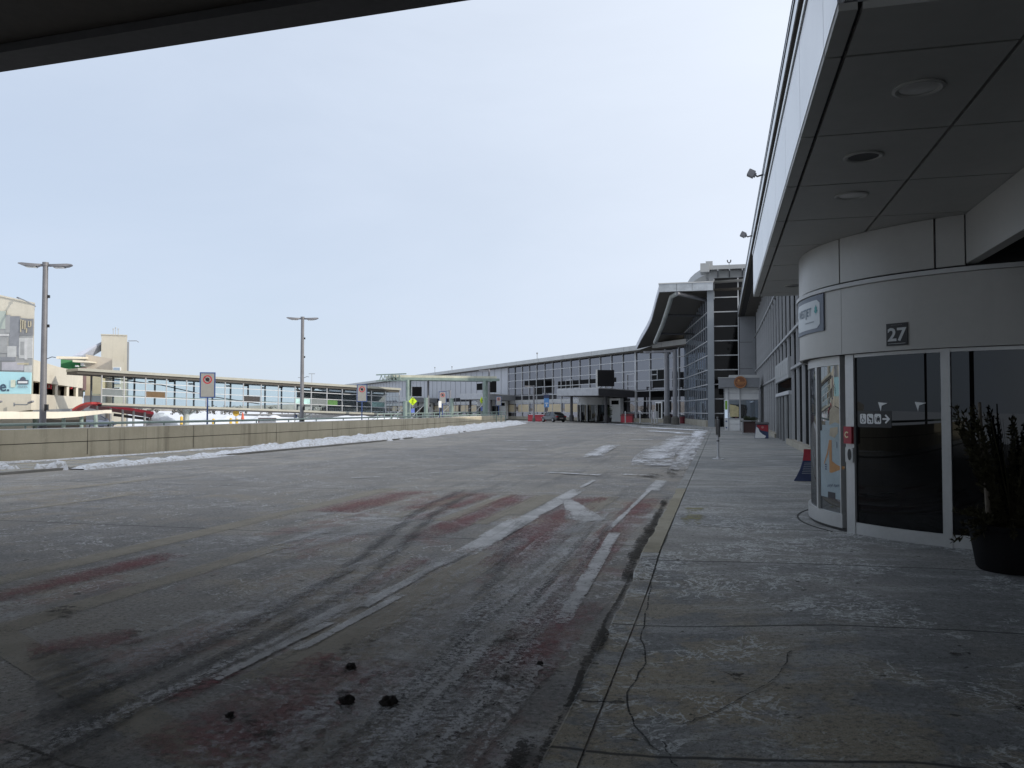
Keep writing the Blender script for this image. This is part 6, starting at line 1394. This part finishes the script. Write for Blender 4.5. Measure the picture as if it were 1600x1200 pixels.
# parked van and small things below the bridge
x, y = XY(148, 92); make_car('parked_car', (x, y, -.3), YAW + R(60), M['car_blue'], 'silver blue car under the curved slab edge beside the red canopy')
x, y = XY(94, 69); barrier(95, 46, .9, R(40), 'low red barrier peeking over the wall right of the first lamp', -.62)
yb = None
for px, py, d, h, lb in ((284, 650.5, 72, 1.1, 'yellow bollard by the pale footbridge pier'), (334, 654, 70, .9, 'small yellow bollard right of the first no-stopping post'), (361, 653, 74, .9, 'yellow bollard in the pair near the orange cone, left one'), (370.5, 654, 75, .8, 'yellow bollard in the pair near the orange cone, right one')):
    x, y = XY(px, d); zt = ZZ(py, d)
    if yb is None:
        yb = thing('yellow_bollard', (x, y, zt - 1.6), lb, 'bollard', 'yellow bollards beyond the wall'); mb = MB(); mb.tube([(0, 0, 0), (0, 0, 1.5), (0, 0, 1.6)], [.12, .12, .07], 12); mb.build('post', M['yellow'], yb, True); mb = MB(); mb.tube([(0, 0, .75), (0, 0, .9)], .125, 12); mb.build('dark_band', M['black'], yb, True)
    else: dup(yb, (x, y, zt - 1.6), 0, lb)
x, y = XY(369, 90); ys_ = thing('yellow_warning_sign', (x, y, -.6), 'small yellow round warning sign on a post beyond the wall', 'road sign', None, face_cam(x, y)); z = ZZ(645.5, 90)
mb = MB(); mb.tube([(0, .04, 0), (0, .04, z + .6)], .05, 8); mb.build('post', M['galv'], ys_, True)
mb = MB(); mb.tube([(0, .02, z + .6), (0, -.02, z + .6)], .34, 20); mb.build('plate', M['yellow'], ys_, True)
x, y = XY(379.5, 76); tcn = thing('traffic_cone', (x, y, ZZ(658, 76)), 'orange traffic cone on the snow right of the yellow bollards', 'traffic cone')
mb = MB(); mb.lathe((x, y, ZZ(658, 76)), [(.0, 0), (.28, 0), (.28, .04), (.17, .05), (.05, .8), (.0, .81)], 14); mb.build('cone', plain('cone_orange', (.55, .10, .05), .5), tcn)
x, y = XY(418, 95); rh = thing('red_hoarding', (x, y, -.6), 'low white hoarding edged in red on the snow near the second lamp', 'hoarding')
mb = MB(); face(mb, 95, 405, 431, 654, 660.5, 0); mb.build('board', M['snow_field'], rh)
mb = MB(); face(mb, 95, 404, 432, 652.8, 654, .05); face(mb, 95, 404, 405.2, 652.8, 662, .05); mb.build('red_edge', M['red_dark'], rh)
x, y = XY(461, 96); bt = thing('blue_notice', (x, y, -.6), 'small blue square notice on a post at the left of the second lamp', 'road sign')
mb = MB(); face(mb, 96, 459.4, 464, 648.5, 653, 0); mb.build('plate', M['blue_paint'], bt); mb = MB(); mb.tube([(x, y, -.6), (x, y, ZZ(640, 96))], .06, 8); mb.build('post', M['galv'], bt)
# ------------------------------------------------------------------ snow mounds, far trees, low hills
def mound(px0, px1, d, ytop, label, seed, ydepth=9):
    mb = MB(); n = 26; m = 12; top = ZZ(ytop, d)
    for i in range(n + 1):
        px = px0 + (px1 - px0) * i / n; e = max(0, math.sin(math.pi * i / n)) ** .45
        for j in range(m + 1):
            q = d - ydepth / 2 + ydepth * j / m; x, y = XY(px, q); pr = max(0, math.sin(math.pi * j / m)) ** .6
            mb.v.append((x, y, -.7 + (top + .7) * e * pr * (.85 + .3 * noise.fractal((x * .35, y * .35, seed), .8, 2.1, 4))))
    for i in range(n):
        for j in range(m): mb.face((i * (m + 1) + j, (i + 1) * (m + 1) + j, (i + 1) * (m + 1) + j + 1, i * (m + 1) + j + 1), True)
    tag(mb.build('snow_mound', M['snow_field']), label, 'snow mound', kind='stuff')
mound(222, 282, 92, 643.5, 'bright snow mound behind the red canopy posts', 1.1); mound(372, 470, 118, 647, 'wide white snow mound left of the second lamp', 2.2); mound(282, 420, 135, 650, 'low long snow mound beyond the yellow bollards', 3.3); mound(485, 640, 150, 648, 'snow mound seen beneath the low end of the footbridge', 4.4)
tm = MB()
random.seed(9)
for k in range(420):
    a = random.uniform(-220, 760); d = random.choice((420, 470, 520, 560)) + random.uniform(-15, 15)
    if noise.noise((a * .02, d * .01, 3)) < -.05: continue
    x, y = XY(a, d); h = random.uniform(2.0, 5.5); r = h * random.uniform(.35, .6)
    for j in range(22):
        c = Vector((x + random.gauss(0, r * .5), y + random.gauss(0, r * .5), -.6 + h * random.random() ** .7)); q = Vector((random.gauss(0, 1), random.gauss(0, 1), random.gauss(0, 1))).normalized(); w = q.cross(Vector((.3, .2, 1))).normalized(); s_ = random.uniform(.3, .75); v_ = q.cross(w)
        tm.quad(c - w * s_, c + v_ * s_ * .7, c + w * s_, c - v_ * s_ * .7)
tag(tm.build('treeline', M['tree']), 'far dark scrub and trees scattered on the snowfield at the horizon', 'trees', kind='stuff')
hm = MB()
for k in range(61):
    a = math.radians(-80 + 160 * k / 60); h = 16 + 14 * noise.noise((k * .21, 1, 4)) + 6 * noise.noise((k * .8, 4, 2)); hm.v += [(2300 * math.sin(a), 2300 * math.cos(a), -2), (2300 * math.sin(a), 2300 * math.cos(a), h), (2600 * math.sin(a), 2600 * math.cos(a), h * .8)]
for k in range(60): hm.face((3 * k, 3 * k + 3, 3 * k + 4, 3 * k + 1), True); hm.face((3 * k + 1, 3 * k + 4, 3 * k + 5, 3 * k + 2), True)
struct(hm.build('hills', M['hill']))
for px, d, y0, lb in ((378 + 92, 260, 590, 'thin mast with a cross bar far beyond the footbridge, left of the second lamp'), (487, 240, 584, 'tall far lamp post showing just right of the second lamp')):
    p = PD(px, y0, d); t = thing('distant_mast', (p.x, p.y, -.6), lb, 'mast', 'far masts beyond the footbridge'); mb = MB(); mb.tube([(p.x, p.y, -.6), p], .1, 6); mb.build('pole', M['galv'], t); mb = MB(); mb.bar(p - Vector((.9, .2, 0)), p + Vector((.9, .2, 0)), .14, .18); mb.build('head', M['galv'], t)
